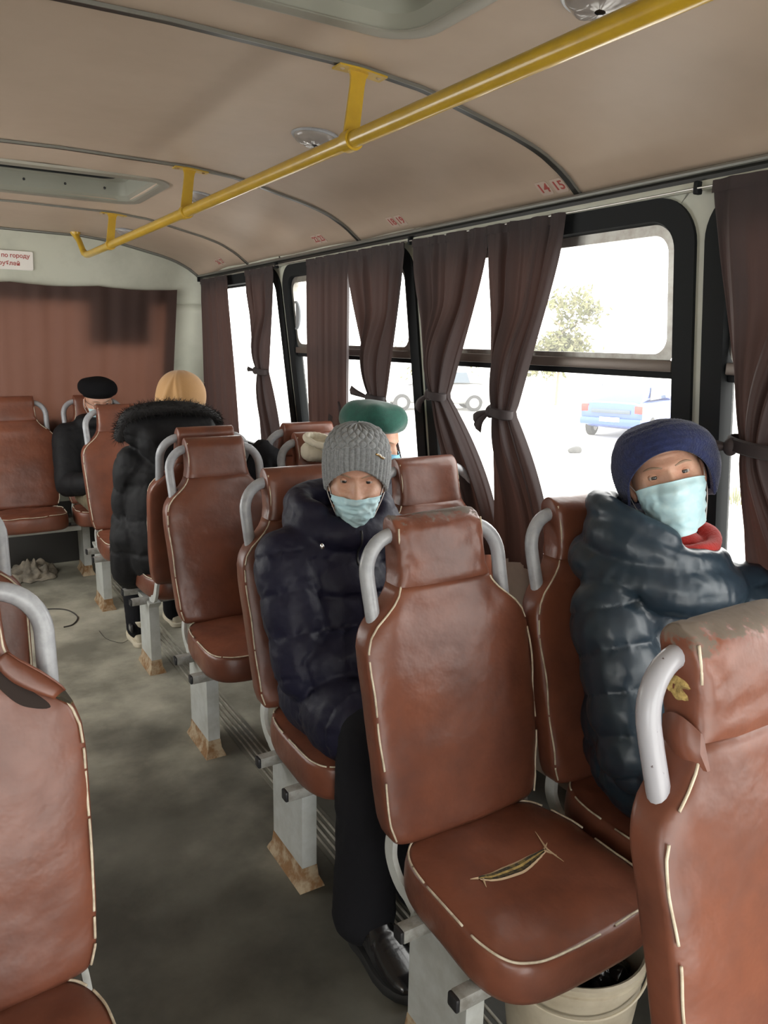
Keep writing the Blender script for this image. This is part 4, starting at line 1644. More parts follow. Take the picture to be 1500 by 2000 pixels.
def car(name, label, loc, rotz, paint, rear_marks=True):
    """car, local +Y is forward, rear bumper at y = -2.1"""
    r = thing(name, label, 'car', loc, rotz)
    # sections along y: (y, half width, z bottom, z top of the body)
    ss = [(-2.12, 0.70, 0.42, 0.86), (-2.08, 0.80, 0.34, 0.94), (-1.8, 0.84, 0.27, 0.98), (-1.2, 0.85, 0.24, 0.98), (0, 0.86, 0.22, 0.96), (0.9, 0.85, 0.24, 0.94), (1.5, 0.83, 0.26, 0.86), (1.95, 0.76, 0.32, 0.74), (2.05, 0.66, 0.40, 0.64)]

    def sec(y, w, z0, z1, e=5.0, n=40):
        out = []
        for k in range(n):
            a = 2 * PI * k / n
            c_, s_ = math.cos(a), math.sin(a)
            out.append(Vector((w * math.copysign(abs(c_) ** (2 / e), c_), y, (z0 + z1) / 2 + (z1 - z0) / 2 * math.copysign(abs(s_) ** (2 / e), s_))))
        return out
    mb = MB()
    mb.rings([sec(*q) for q in ss])
    mb.build('body', paint, r, world=False, sharp=45)
    cs = [(-1.85, 0.66, 0.90, 0.97), (-1.55, 0.68, 0.90, 1.22), (-1.15, 0.66, 0.90, 1.42), (-0.5, 0.64, 0.90, 1.48), (0.2, 0.64, 0.90, 1.46), (0.6, 0.66, 0.90, 1.32), (1.05, 0.70, 0.90, 0.95)]
    mb = MB()
    mb.rings([sec(y, w, z0, z1, 4.0) for y, w, z0, z1 in cs])
    mb.build('cabin', paint, r, world=False, sharp=45)
    mb = MB()
    mb.grid(lambda u, v: Vector(((-0.52 + 1.04 * u) * (1 - 0.06 * v), -1.80 + 0.55 * v - 0.012, 0.99 + 0.36 * v)), 6, 4)
    mb.build('rear_window', 'car_glass', r, world=False, sharp=0)
    for sx in (-1, 1):
        mb = MB()
        mb.grid(lambda u, v: Vector((sx * (0.70 - 0.035 * v), -1.15 + 1.75 * u * (1 - 0.28 * v) + 0.12 * v, 1.00 + 0.36 * v)), 6, 4)
        mb.build('side_window', 'car_glass', r, world=False, sharp=0)
        mb = MB()
        mb.box((sx * 0.70, -2.085, 0.80), (0.20, 0.08, 0.20), bev=0.02)
        mb.build('tail_light', 'tail', r, world=False, sharp=40)
        mb = MB()
        mb.box((sx * 0.88, 0.75, 1.02), (0.14, 0.08, 0.12), bev=0.02)
        mb.build('wing_mirror', paint, r, world=False, sharp=40)
        for y in (-1.30, 1.28):
            wheel(r, (sx * 0.76, y, 0.30), 0.30, 0.19, Vector((sx, 0, 0)))
    mb = MB()
    mb.box((0, -2.13, 0.47), (1.60, 0.12, 0.20), bev=0.04)
    mb.build('bumper', paint, r, world=False, sharp=40)
    mb = MB()
    mb.box((0, -2.155, 0.73), (1.02, 0.02, 0.10), bev=0.006)
    mb.build('tailgate_trim', 'car_glass', r, world=False, sharp=40)
    mb = MB()
    mb.box((0, -2.20, 0.53), (0.52, 0.012, 0.112), bev=0.003)
    mb.build('number_plate', 'plate', r, world=False, sharp=40)
    return r


car('car', 'blue car parked outside, seen through the window left of the blue knit beret', (17.25, 14.85, GZ), math.radians(-66), 'car_blue')
car('car', 'dusty silver car parked outside behind the tied curtain pair', (16.2, 23.2, GZ), math.radians(64), 'car_silver')


def leafy(name, label, loc, h, spread, seed, n=900, trunk=0.35):
    r = thing(name, label, 'tree', loc, 0)
    rnd = random.Random(seed)
    mb = MB()
    mb.tube([(0, 0, 0), (0.08, 0.05, h * 0.3), (-0.05, 0.1, h * 0.6), (0, 0, h * 0.85)], [0.06, 0.05, 0.035, 0.01], 8)
    for k in range(7):
        a = k * 2.4
        z = h * (0.3 + 0.07 * k)
        mb.tube([(0, 0, z), (math.cos(a) * spread * 0.5, math.sin(a) * spread * 0.5, z + 0.5)], [0.05, 0.012], 6)
    mb.build('trunk', 'bark', r, world=False)
    mb = MB()
    cl_ = [Vector((rnd.gauss(0, spread * 0.42), rnd.gauss(0, spread * 0.42), h * (trunk + rnd.random() * (1 - trunk)))) for _ in range(26)]
    for _ in range(n):
        c_ = rnd.choice(cl_) + Vector((rnd.gauss(0, 0.26), rnd.gauss(0, 0.26), rnd.gauss(0, 0.2)))
        a, b = Vector((rnd.gauss(0, 1), rnd.gauss(0, 1), rnd.gauss(0, 1))).normalized(), Vector((rnd.gauss(0, 1), rnd.gauss(0, 1), rnd.gauss(0, 1))).normalized()
        s = rnd.uniform(0.07, 0.17)
        mb.add([c_ - a * s, c_ + b * s * 0.5, c_ + a * s, c_ - b * s * 0.5], [(0, 1, 2, 3)])
    fo = mb.build('foliage', 'leaf', r, world=False, sharp=0, recalc=False)
    tag(fo, kind='stuff')
    return r


leafy('tree', 'pale dusty tree outside, seen through the upper pane above the blue car', (22.0, 23.0, GZ), 4.3, 1.5, 4, 3000, 0.30)
leafy('tree', 'faint bush outside behind the parked silver car', (20.5, 29.6, GZ), 3.2, 1.6, 9, 700, 0.2)
mb = MB()
mb.ball((0, 0, 0.06), (0.20, 0.13, 0.09), 14, 9)
for i, v in enumerate(mb.v):
    p = Vector(v)
    mb.v[i] = tuple(p * (1 + 0.25 * noise.noise(p * 9)))
o = mb.build('rock', 'stone', None, sharp=0)
o.location = (12.7, 12.55, GZ)
tag(o, 'small dark stone on the pale ground below the blue car', 'rock')
mb = MB()
for k in range(40):
    a = k * 2.399
    q = 0.05 * math.sqrt(k)
    mb.tube([(q * math.cos(a), q * math.sin(a), 0), (q * math.cos(a) * 1.5, q * math.sin(a) * 1.5, 0.30 + 0.1 * math.sin(k))], [0.012, 0.003], 5)
o = mb.build('weeds', 'leaf', None)
tag(o, 'faint clump of weeds outside, left of the curtain at the right edge', 'weeds', kind='stuff')
o.location = (11.0, 7.3, GZ)

# ------------------------------------------------------------------ people
def V(*a):
    return Vector(a)


def balls_along(mb, pts, radii, per=7, nu=14, nv=9):
    """overlapping spheres along a path: raw material for one continuous skin"""
    for i in range(len(pts) - 1):
        a, b = Vector(pts[i]), Vector(pts[i + 1])
        for k in range(per + (1 if i == len(pts) - 2 else 0)):
            t = k / per
            r = radii[i] + (radii[i + 1] - radii[i]) * t
            mb.ball(a.lerp(b, t), r, nu, nv)


def skin_union(mb, voxel=0.008, smooth=6, fac=0.5):
    """one closed surface over all the pieces of mb"""
    me = mb.mesh('raw')
    o = bpy.data.objects.new('raw', me)
    COL.objects.link(o)
    m = o.modifiers.new('r', 'REMESH')
    m.mode = 'VOXEL'
    m.voxel_size = voxel
    s = o.modifiers.new('s', 'SMOOTH')
    s.factor = fac
    s.iterations = smooth
    bpy.context.view_layer.update()
    out = bpy.data.meshes.new_from_object(o.evaluated_get(bpy.context.evaluated_depsgraph_get()))
    bpy.data.objects.remove(o)
    bpy.data.meshes.remove(me)
    return out


def coords(me):
    a = np.empty(len(me.vertices) * 3)
    me.vertices.foreach_get('co', a)
    return a.reshape(-1, 3)


def set_coords(me, a):
    me.vertices.foreach_set('co', np.ascontiguousarray(a).reshape(-1))
    me.update()


def normals(me):
    a = np.empty(len(me.vertices) * 3)
    me.vertex_normals.foreach_get('vector', a)
    return a.reshape(-1, 3)


def quilt(me, chains, amp=0.008, wr=0.005, seed=0.0, fine=0.0018, stretch=(1, 1, 1), power=0.55):
    """seams across each chain [(points, radius, pitch, phase)], padded between, with creases"""
    P, Nn = coords(me), normals(me)
    best = np.full(len(P), 1e9)
    S = np.zeros(len(P))
    PT = np.ones(len(P))
    for pts, rad, pitch, ph in chains:
        acc = 0.0
        for a, b in zip(pts, pts[1:]):
            a, b = np.array(a, float), np.array(b, float)
            d = b - a
            L = np.linalg.norm(d)
            t = np.clip(((P - a) @ d) / (L * L), -0.25, 1.25)
            q = a + np.clip(t, 0, 1)[:, None] * d
            dist = np.linalg.norm(P - q, axis=1) / rad
            msk = dist < best
            best[msk] = dist[msk]
            S[msk] = acc + t[msk] * L + ph
            PT[msk] = pitch
            acc += L
    w1 = np.array([noise.noise(Vector((p[0] * 9 * stretch[0] + seed, p[1] * 9 * stretch[1], p[2] * 9 * stretch[2]))) for p in P])
    w2 = np.array([noise.noise(Vector((p[0] * 24 * stretch[0] - seed, p[1] * 24 * stretch[1] + 2, p[2] * 24 * stretch[2]))) for p in P])
    w3 = np.array([noise.noise(Vector((p[0] * 52 * stretch[0], p[1] * 52 * stretch[1] + seed, p[2] * 52 * stretch[2]))) for p in P])
    s = np.abs(np.sin(np.pi * (S + 0.008 * w1) / PT))
    pad = s ** power
    near = np.exp(-(s / 0.35) ** 2)
    # creases: ridged noise
    ridge = 1 - np.abs(w2) * 2.2
    disp = amp * (pad - 1) + wr * (0.6 * w1 + 0.4 * ridge * (0.4 + near)) + fine * w3 * (0.5 + 1.2 * near)
    set_coords(me, P + Nn * disp[:, None])
    return me


# --- head -----------------------------------------------------------------
def g2(x, s):
    return math.exp(-(x / s) ** 2)


def head_point(a, b, old=0.0):
    dx, dy, dz = math.sin(a) * math.cos(b), -math.cos(a) * math.cos(b), math.sin(b)
    e = 0.92
    x = 0.0735 * math.copysign(abs(dx) ** e, dx)
    y = (0.093 if dy < 0 else 0.099) * math.copysign(abs(dy) ** e, dy)
    z = (0.120 if dz > 0 else 0.116) * math.copysign(abs(dz) ** e, dz)
    if z < 0:
        t = -z / 0.116
        x *= 1 - 0.26 * t ** 1.6
        y -= 0.046 * t ** 1.5
        if dy > 0:
            y *= 1 - 0.35 * t
    wf = sm(0.05, 0.55, -dy)
    ax = abs(x)
    d = 0.0
    # brow, sockets, nose, cheeks, mouth, chin
    d += 0.0045 * g2(z - 0.026, 0.009) * math.exp(-(ax / 0.048) ** 4)
    d -= 0.0145 * g2(ax - 0.0325, 0.0185) * g2(z - 0.007, 0.0125)
    d -= 0.0030 * g2(ax - 0.030, 0.014) * g2(z + 0.013, 0.006) * (0.4 + old)
    d += 0.0060 * g2(ax - 0.046, 0.020) * g2(z + 0.022, 0.017)
    t = (0.016 - z) / 0.050
    if -0.2 < t < 1.35:
        tt = max(0, min(1, t))
        p = 0.003 + 0.021 * tt ** 1.15
        if t > 1:
            p *= max(0.0, 1 - (t - 1) / 0.32) ** 0.7
        if t < 0:
            p *= max(0.0, 1 + t / 0.2)
        d += p * g2(x, 0.0075 + 0.0055 * tt)
    d += 0.0075 * g2(ax - 0.0125, 0.0062) * g2(z + 0.033, 0.008)
    d -= 0.0035 * g2(ax - 0.027 - 0.25 * max(0, -0.035 - z), 0.006) * sm(-0.028, -0.045, z) * sm(-0.085, -0.07, z) * (0.4 + old)
    d += 0.0050 * g2(x, 0.021) * (g2(z + 0.060, 0.0055) + g2(z + 0.071, 0.006)) - 0.003 * g2(x, 0.022) * g2(z + 0.0655, 0.0022)
    d += 0.0060 * g2(x, 0.019) * g2(z + 0.098, 0.014)
    d -= 0.0008 * old * math.sin(z * 620) * sm(0.040, 0.050, z) * sm(0.085, 0.075, z) * g2(x, 0.04)
    y -= d * wf
    return Vector((x, y, z))


class Head:
    """high-resolution head in its own frame (face towards -Y, eyes near z = 0.007) plus its placement"""

    def __init__(s, c, yaw, pitch=0.0, roll=0.0, scale=1.0, old=0.6):
        s.M = (Matrix.Translation(c) @ Matrix.Rotation(math.radians(yaw), 4, 'Z') @ Matrix.Rotation(math.radians(pitch), 4, 'X') @
               Matrix.Rotation(math.radians(roll), 4, 'Y') @ Matrix.Scale(scale, 4))
        mb = MB()
        mb.grid(lambda u, v: head_point(2 * PI * (u - 0.5), PI * (v - 0.5) * 0.9999, old), 150, 120, cu=True)
        s.core = mb.mesh('head')
        vs = [v.co for v in s.core.vertices]
        s.bvh = BVHTree.FromPolygons(vs, [list(p.vertices) for p in s.core.polygons])
        s.mb = mb
        for sx in (-1, 1):
            R = Matrix.Rotation(sx * 0.35, 3, 'Z')
            mb.ball((sx * 0.0755, 0.012, -0.006), (0.0075, 0.019, 0.031), 16, 12, rot=R)
            mb.ball((sx * 0.074, 0.006, -0.030), (0.006, 0.010, 0.012), 12, 8)
        s.eye_c = []
        for sx in (-1, 1):
            h = s.bvh.ray_cast(Vector((sx * 0.0315, -0.3, 0.007)), Vector((0, 1, 0)))
            c_ = h[0] + Vector((0, 0.0060, 0))
            s.eye_c.append(c_)
            for lo, hi, rr_ in ((0.27, 1.35, 0.0131), (-1.30, -0.34, 0.0127)):
                def lid(u, v):
                    a = -1.35 + 2.7 * u
                    q = 1 - (a / 1.35) ** 2
                    if lo > 0:
                        el = lo * q + 0.02 * (1 - q) + (hi - lo) * v
                    else:
                        el = hi * q - 0.02 * (1 - q) + (lo - hi) * v
                    return c_ + rr_ * Vector((math.sin(a) * math.cos(el), -math.cos(a) * math.cos(el), math.sin(el)))
                mb.grid(lid, 18, 8)

    def pt(s, p):
        return s.M @ Vector(p)

    def add_to(s, mb):
        mb.add([s.M @ Vector(v) for v in s.mb.v], s.mb.f)

    def radius(s, phi, z, yc=0.0):
        d = Vector((math.sin(phi), -math.cos(phi), 0))
        o = Vector((0, yc, z)) + d * 0.4
        h = s.bvh.ray_cast(o, -d)
        return (0.4 - h[3]) if h[0] is not None else None

    def build(s, mb, name, mats, parent, sharp=0, **k):
        for i in range(len(mb.v)):
            mb.v[i] = tuple(s.M @ Vector(mb.v[i]))
        return mb.build(name, mats, parent, sharp=sharp, **k)

    def eyes(s, parent, gaze=(0, -1, 0), closed=False):
        for c_ in s.eye_c:
            g = Vector(gaze).normalized()
            u = g.orthogonal().normalized()
            w = g.cross(u)
            mb = MB()
            rg = []
            angs = [0.02, 0.14, 0.24, 0.2401, 0.4, 0.60, 0.6001, 0.75, 1.0, 1.4, 2.0, 2.6, 3.1]
            for a in angs:
                rg.append([c_ + 0.0118 * (g * math.cos(a) + (u * math.cos(2 * PI * k / 24) + w * math.sin(2 * PI * k / 24)) * math.sin(a)) for k in range(24)])
            for i in range(len(rg) - 1):
                mid = (angs[i] + angs[i + 1]) / 2
                mb.rings([rg[i], rg[i + 1]], 2 if mid < 0.24 else (1 if mid < 0.60 else 0), capa=(i == 0), capb=False)
            s.build(mb, 'eye', ['eyewhite', 'iris', 'pupil'], parent)

    def brows(s, parent, matn='brow', zoff=0.0):
        for sx in (-1, 1):
            pts, rad = [], []
            for i in range(15):
                t = i / 14
                x = sx * (0.013 + 0.038 * t)
                z = 0.0225 + zoff + 0.0075 * math.sin(PI * min(1, t * 0.75)) - 0.004 * t
                h = s.bvh.ray_cast(Vector((x, -0.3, z)), Vector((0, 1, 0)))
                pts.append(h[0] + Vector((0, 0.0008, 0)))
                rad.append(0.0028 * math.sin(PI * (0.12 + 0.86 * t)) ** 0.6)
            mb = MB()
            mb.tube(pts, rad, 7)
            s.build(mb, 'eyebrow', matn, parent)

    def mask(s, parent, matn='mask', ztop=-0.022, zbot=-0.122, span=62, crease=0.0022, skew=0.0, seed=0.0, dip=0.0):
        nu, nv = 61, 41
        F = [math.radians(-span + 2 * span * i / (nu - 1)) for i in range(nu)]
        R = np.zeros((nv, nu))
        Z = np.zeros((nv, nu))
        for j in range(nv):
            for i, f in enumerate(F):
                q = (f / math.radians(span))
                zt_ = ztop + skew * q - 0.008 * abs(q) ** 2 + dip * (1 - abs(q))
                zb_ = zbot + 0.018 * abs(q) ** 2 + skew * q * 0.4
                z = zt_ + (zb_ - zt_) * j / (nv - 1)
                Z[j, i] = z
                r = s.radius(f, max(z, -0.106))
                R[j, i] = r if r else 0.06
        # cloth bridges the hollows: running maximum, then blur
        K = R.copy()
        for dj in range(-4, 5):
            for di in range(-4, 5):
                w = 0.0011 * (abs(dj) + abs(di))
                sh = np.roll(np.roll(R, dj, 0), di, 1)
                if dj > 0: sh[:dj] = R[:dj]
                if dj < 0: sh[dj:] = R[dj:]
                if di > 0: sh[:, :di] = R[:, :di]
                if di < 0: sh[:, di:] = R[:, di:]
                K = np.maximum(K, sh - w)
        for j in range(nv):
            K[j] = np.maximum(K[j], K[int(nv * 0.25)] * (1.0 - 0.20 * max(0, j / nv - 0.25) / 0.75) * (np.abs(np.array(F)) / math.radians(span)) ** 0.5)
        for _ in range(5):
            pd = np.pad(K, 1, mode='edge')
            K = np.maximum((pd[:-2, 1:-1] + pd[2:, 1:-1] + pd[1:-1, :-2] + pd[1:-1, 2:] + 2 * K) / 6, R + 0.0012)
        mb = MB()

        def f(u, v):
            i, j = int(round(u * (nu - 1))), int(round(v * (nv - 1)))
            a = F[i]
            q = abs(a) / math.radians(span)
            r = K[j, i] + 0.0026
            # pleats run across, opened out at the chin
            tri = abs(((v * 4.2 + 0.25) % 1) - 0.5) * 2
            r += crease * tri * (1 - 0.5 * q) * sm(0.03, 0.12, v) * sm(0.0, 0.10, 1 - v)
            r += 0.0030 * noise.noise(Vector((u * 5 + seed, v * 7, seed))) * sm(0, 0.15, v)
            r += 0.0024 * (1 - abs(noise.noise(Vector((u * 7 + v * 3, v * 5 - u * 4, 4 + seed)))) * 2.4) * sm(0, 0.2, v)
            return Vector((math.sin(a) * r, -math.cos(a) * r, Z[j, i]))
        mb.grid(f, nu, nv)
        edge = [f(i / (nu - 1), 0) for i in range(nu)]
        for sx, u in ((-1, 0), (1, 1)):
            pass
        ul, ll = {}, {}
        for sx, u in ((-1, 0.0), (1, 1.0)):
            ul[sx], ll[sx] = f(u, 0.02), f(u, 0.98)
        o = s.build(mb, 'face_mask', matn, parent)
        m = o.modifiers.new('cloth', 'SOLIDIFY')
        m.thickness = 0.0012
        m.offset = 1.0
        # bound upper edge with the nose wire
        mb = MB()
        mb.tube([p + Vector((p.x, p.y, 0)).normalized() * 0.001 for p in edge], 0.0016, 6)
        s.build(mb, 'mask_edge', matn, o)
        for sx in (-1, 1):
            mb = MB()
            e1, e2 = Vector((sx * 0.083, 0.016, 0.014)), Vector((sx * 0.083, 0.020, -0.028))
            mb.tube(catmull([ul[sx], ul[sx].lerp(e1, 0.6) + Vector((sx * 0.002, 0, 0)), e1], 6), 0.0011, 6)
            mb.tube(catmull([ll[sx], ll[sx].lerp(e2, 0.6) + Vector((sx * 0.003, 0, 0)), e2, e1], 6), 0.0011, 6)
            s.build(mb, 'ear_loop', 'loop', o)
        return o

    def cap(s, parent, name, matn, rim, ztop, bulge, fn=None, nu=260, nv=110, shift=(0, 0), thick=0.006, hpow=(3.0, 2.2), rx=0.012):
        """knitted hat: rim(a) height of the edge, bulge(v) extra radius"""
        def f(u, v):
            a = 2 * PI * (u - 0.5)
            z0 = rim(a)
            z = z0 + (ztop - z0) * (1 - (1 - v) ** 1.25)
            h = (max(0.0, 1 - v ** hpow[0])) ** (1 / hpow[1])
            ex = rx + bulge(v, a)
            # follow the taper of the head near the rim
            zz = min(0.0, z)
            tp = 1 + 0.9 * zz
            x = (0.0735 * tp + ex) * h * math.sin(a) + shift[0] * v
            y = -((0.095 if math.cos(a) > 0 else 0.101) + ex) * h * math.cos(a) + shift[1] * v
            p = Vector((x, y, z))
            if fn:
                n_ = Vector((math.sin(a) * h, -math.cos(a) * h, 0.25 + v ** 3)).normalized()
                p += n_ * fn(u, v, a)
            return p
        mb = MB()
        mb.grid(f, nu, nv, cu=True)
        # turned-in rim
        mb.grid(lambda u, v: f(u, 0) + Vector((-math.sin(2 * PI * (u - 0.5)), math.cos(2 * PI * (u - 0.5)), 0)) * (0.009 * v) + Vector((0, 0, 0.002 - 0.006 * math.sin(PI * min(1, v * 1.0)) + 0.012 * v * v)), nu, 6, cu=True)
        s.cap_f = f
        return s.build(mb, name, matn, parent, sharp=0)

    def beret(s, parent, matn, prof, tilt=(0, 0), c=(0, 0, 0.05), fold=None, nu=140):
        R = Matrix.Rotation(math.radians(tilt[0]), 3, 'X') @ Matrix.Rotation(math.radians(tilt[1]), 3, 'Y')
        # smooth the profile
        pf = catmull([(r, z, 0) for r, z in prof], 6)
        rg = []
        for j, q in enumerate(pf):
            t = j / (len(pf) - 1)
            ring = []
            for k in range(nu):
                a = 2 * PI * k / nu
                r, z = max(q.x, 0.0002), q.y
                if fold:
                    dr, dz = fold(a, t)
                    r += dr
                    z += dz
                p = Vector((r * math.sin(a), -r * math.cos(a) * 1.10, z))
                ring.append(R @ p + Vector(c))
            rg.append(ring)
        mb = MB()
        mb.rings(rg, capa=False, capb=True)
        return s.build(mb, 'beret', matn, parent, sharp=0)


# --- hands ----------------------------------------------------------------
def add_hand(mb, wrist, direction, palm_n, sx=1, curl=0.7, size=1.0):
    d = Vector(direction).normalized()
    n_ = Vector(palm_n)
    n_ = (n_ - d * n_.dot(d)).normalized()
    side = d.cross(n_) * sx
    w = Vector(wrist)
    k = size
    balls_along(mb, [w, w + d * 0.03 * k], [0.026 * k, 0.028 * k], 4)
    for q in (-0.026, -0.009, 0.009, 0.026):
        balls_along(mb, [w + d * 0.02 * k + side * q * 0.7 * k, w + d * 0.088 * k + side * q * k], [0.017 * k, 0.0125 * k], 6)
    for q, L in ((-0.030, 0.062), (-0.010, 0.074), (0.011, 0.079), (0.031, 0.070)):
        p = w + d * 0.088 * k + side * q * k
        dirn = d.copy()
        pts, rad = [p], [0.0098 * k]
        for seg, (f_, c_) in enumerate(((0.46, 0.55), (0.30, 0.9), (0.24, 0.6))):
            ang = curl * c_
            dirn = (dirn * math.cos(ang) + n_ * math.sin(ang)).normalized()
            ax = n_ * 1.0
            p = p + dirn * L * f_ * k
            pts.append(p)
            rad.append((0.0092 - 0.0009 * seg) * k)
            nn2 = (n_ - dirn * n_.dot(dirn))
        balls_along(mb, pts, rad, 5, 10, 7)
    t0 = w + d * 0.026 * k + side * 0.028 * k
    t1 = t0 + (d * 0.6 + side * 0.75 + n_ * 0.25).normalized() * 0.040 * k
    t2 = t1 + (d * 0.85 + side * 0.2 + n_ * 0.45).normalized() * 0.030 * k
    t3 = t2 + (d * 0.9 + n_ * 0.4).normalized() * 0.024 * k
    balls_along(mb, [t0, t1, t2, t3], [0.014 * k, 0.0115 * k, 0.0100 * k, 0.0085 * k], 5, 10, 7)


# --- shoes ----------------------------------------------------------------
def shoe(parent, heel, yaw, upper='boot', sole='sole', L=0.255, w=1.0, shaft=0.11, heel_h=0.022, extra=None):
    """ankle boot; heel = point on the floor under the heel's rear, yaw 0 points the toe to -Y"""
    Mx = Matrix.Translation(heel) @ Matrix.Rotation(yaw, 4, 'Z')

    def ring(y, hw, z0, z1, n=32, e=2.7, lean=0.0):
        out = []
        for k in range(n):
            a = 2 * PI * k / n
            c_, s_ = math.cos(a), math.sin(a)
            z = (z0 + z1) / 2 + (z1 - z0) / 2 * math.copysign(abs(s_) ** (2 / e), s_)
            x = hw * math.copysign(abs(c_) ** (2 / e), c_)
            x *= 1 - 0.25 * max(0, (z - z0) / max(z1 - z0, 1e-6) - 0.4)
            out.append(Mx @ Vector((x, y, z)))
        return out
    mb = MB()
    secs = [(0.002, 0.016, 0.020, 0.060), (-0.008, 0.030, 0.018, 0.095), (-0.035, 0.035, 0.018, 0.118), (-0.065, 0.036, 0.018, 0.122), (-0.095, 0.037, 0.018, 0.106), (-0.125, 0.041, 0.018, 0.088),
            (-0.160, 0.046, 0.018, 0.074), (-0.195, 0.047, 0.017, 0.064), (-0.225, 0.043, 0.017, 0.056), (-0.245, 0.033, 0.018, 0.046), (-0.254, 0.018, 0.020, 0.036)]
    k = L / 0.255
    mb.rings([ring(y * k, hw * w, z0, z1) for y, hw, z0, z1 in secs])
    # shaft round the ankle
    rr_ = []
    for t in [i / 6 for i in range(7)]:
        z = 0.085 + shaft * t
        q = 0.040 - 0.002 * math.sin(PI * t)
        rr_.append([Mx @ Vector((q * w * math.cos(2 * PI * i / 32), (-0.048 + 0.004 * t) * k + (0.046) * math.sin(2 * PI * i / 32), z)) for i in range(32)])
    mb.rings(rr_)
    me = skin_union(mb, 0.0045, 4)
    P, Nn = coords(me), normals(me)
    inv = np.array(Mx.inverted())
    Lc = P @ inv[:3, :3].T + inv[:3, 3]
    # creases across the instep
    cr = -0.0022 * np.abs(np.sin((Lc[:, 1] * 1.0 - Lc[:, 2] * 0.9) * 165)) * np.exp(-((Lc[:, 1] + 0.115) / 0.032) ** 2) * (Lc[:, 2] > 0.05)
    set_coords(me, P + Nn * cr[:, None])
    o = finish('boot', me, upper, parent, sharp=0)
    mb = MB()
    rg = []
    pl = [(-0.262, 0.006), (-0.255, 0.024), (-0.235, 0.039), (-0.20, 0.049), (-0.16, 0.050), (-0.12, 0.044), (-0.08, 0.039), (-0.04, 0.039), (-0.012, 0.034), (0.003, 0.022), (0.008, 0.006)]
    loop = [(hw * w, y * k) for y, hw in pl] + [(-hw * w, y * k) for y, hw in reversed(pl)]
    for z, e in ((0.0, 0.97), (0.003, 1.0), (0.022, 1.0), (0.026, 0.97)):
        rg.append([Mx @ Vector((x * e, -0.127 * k + (y + 0.127 * k) * e, z)) for x, y in loop])
    mb.rings(rg)
    mb.build('boot_sole', sole, o, sharp=40)
    return o, Mx


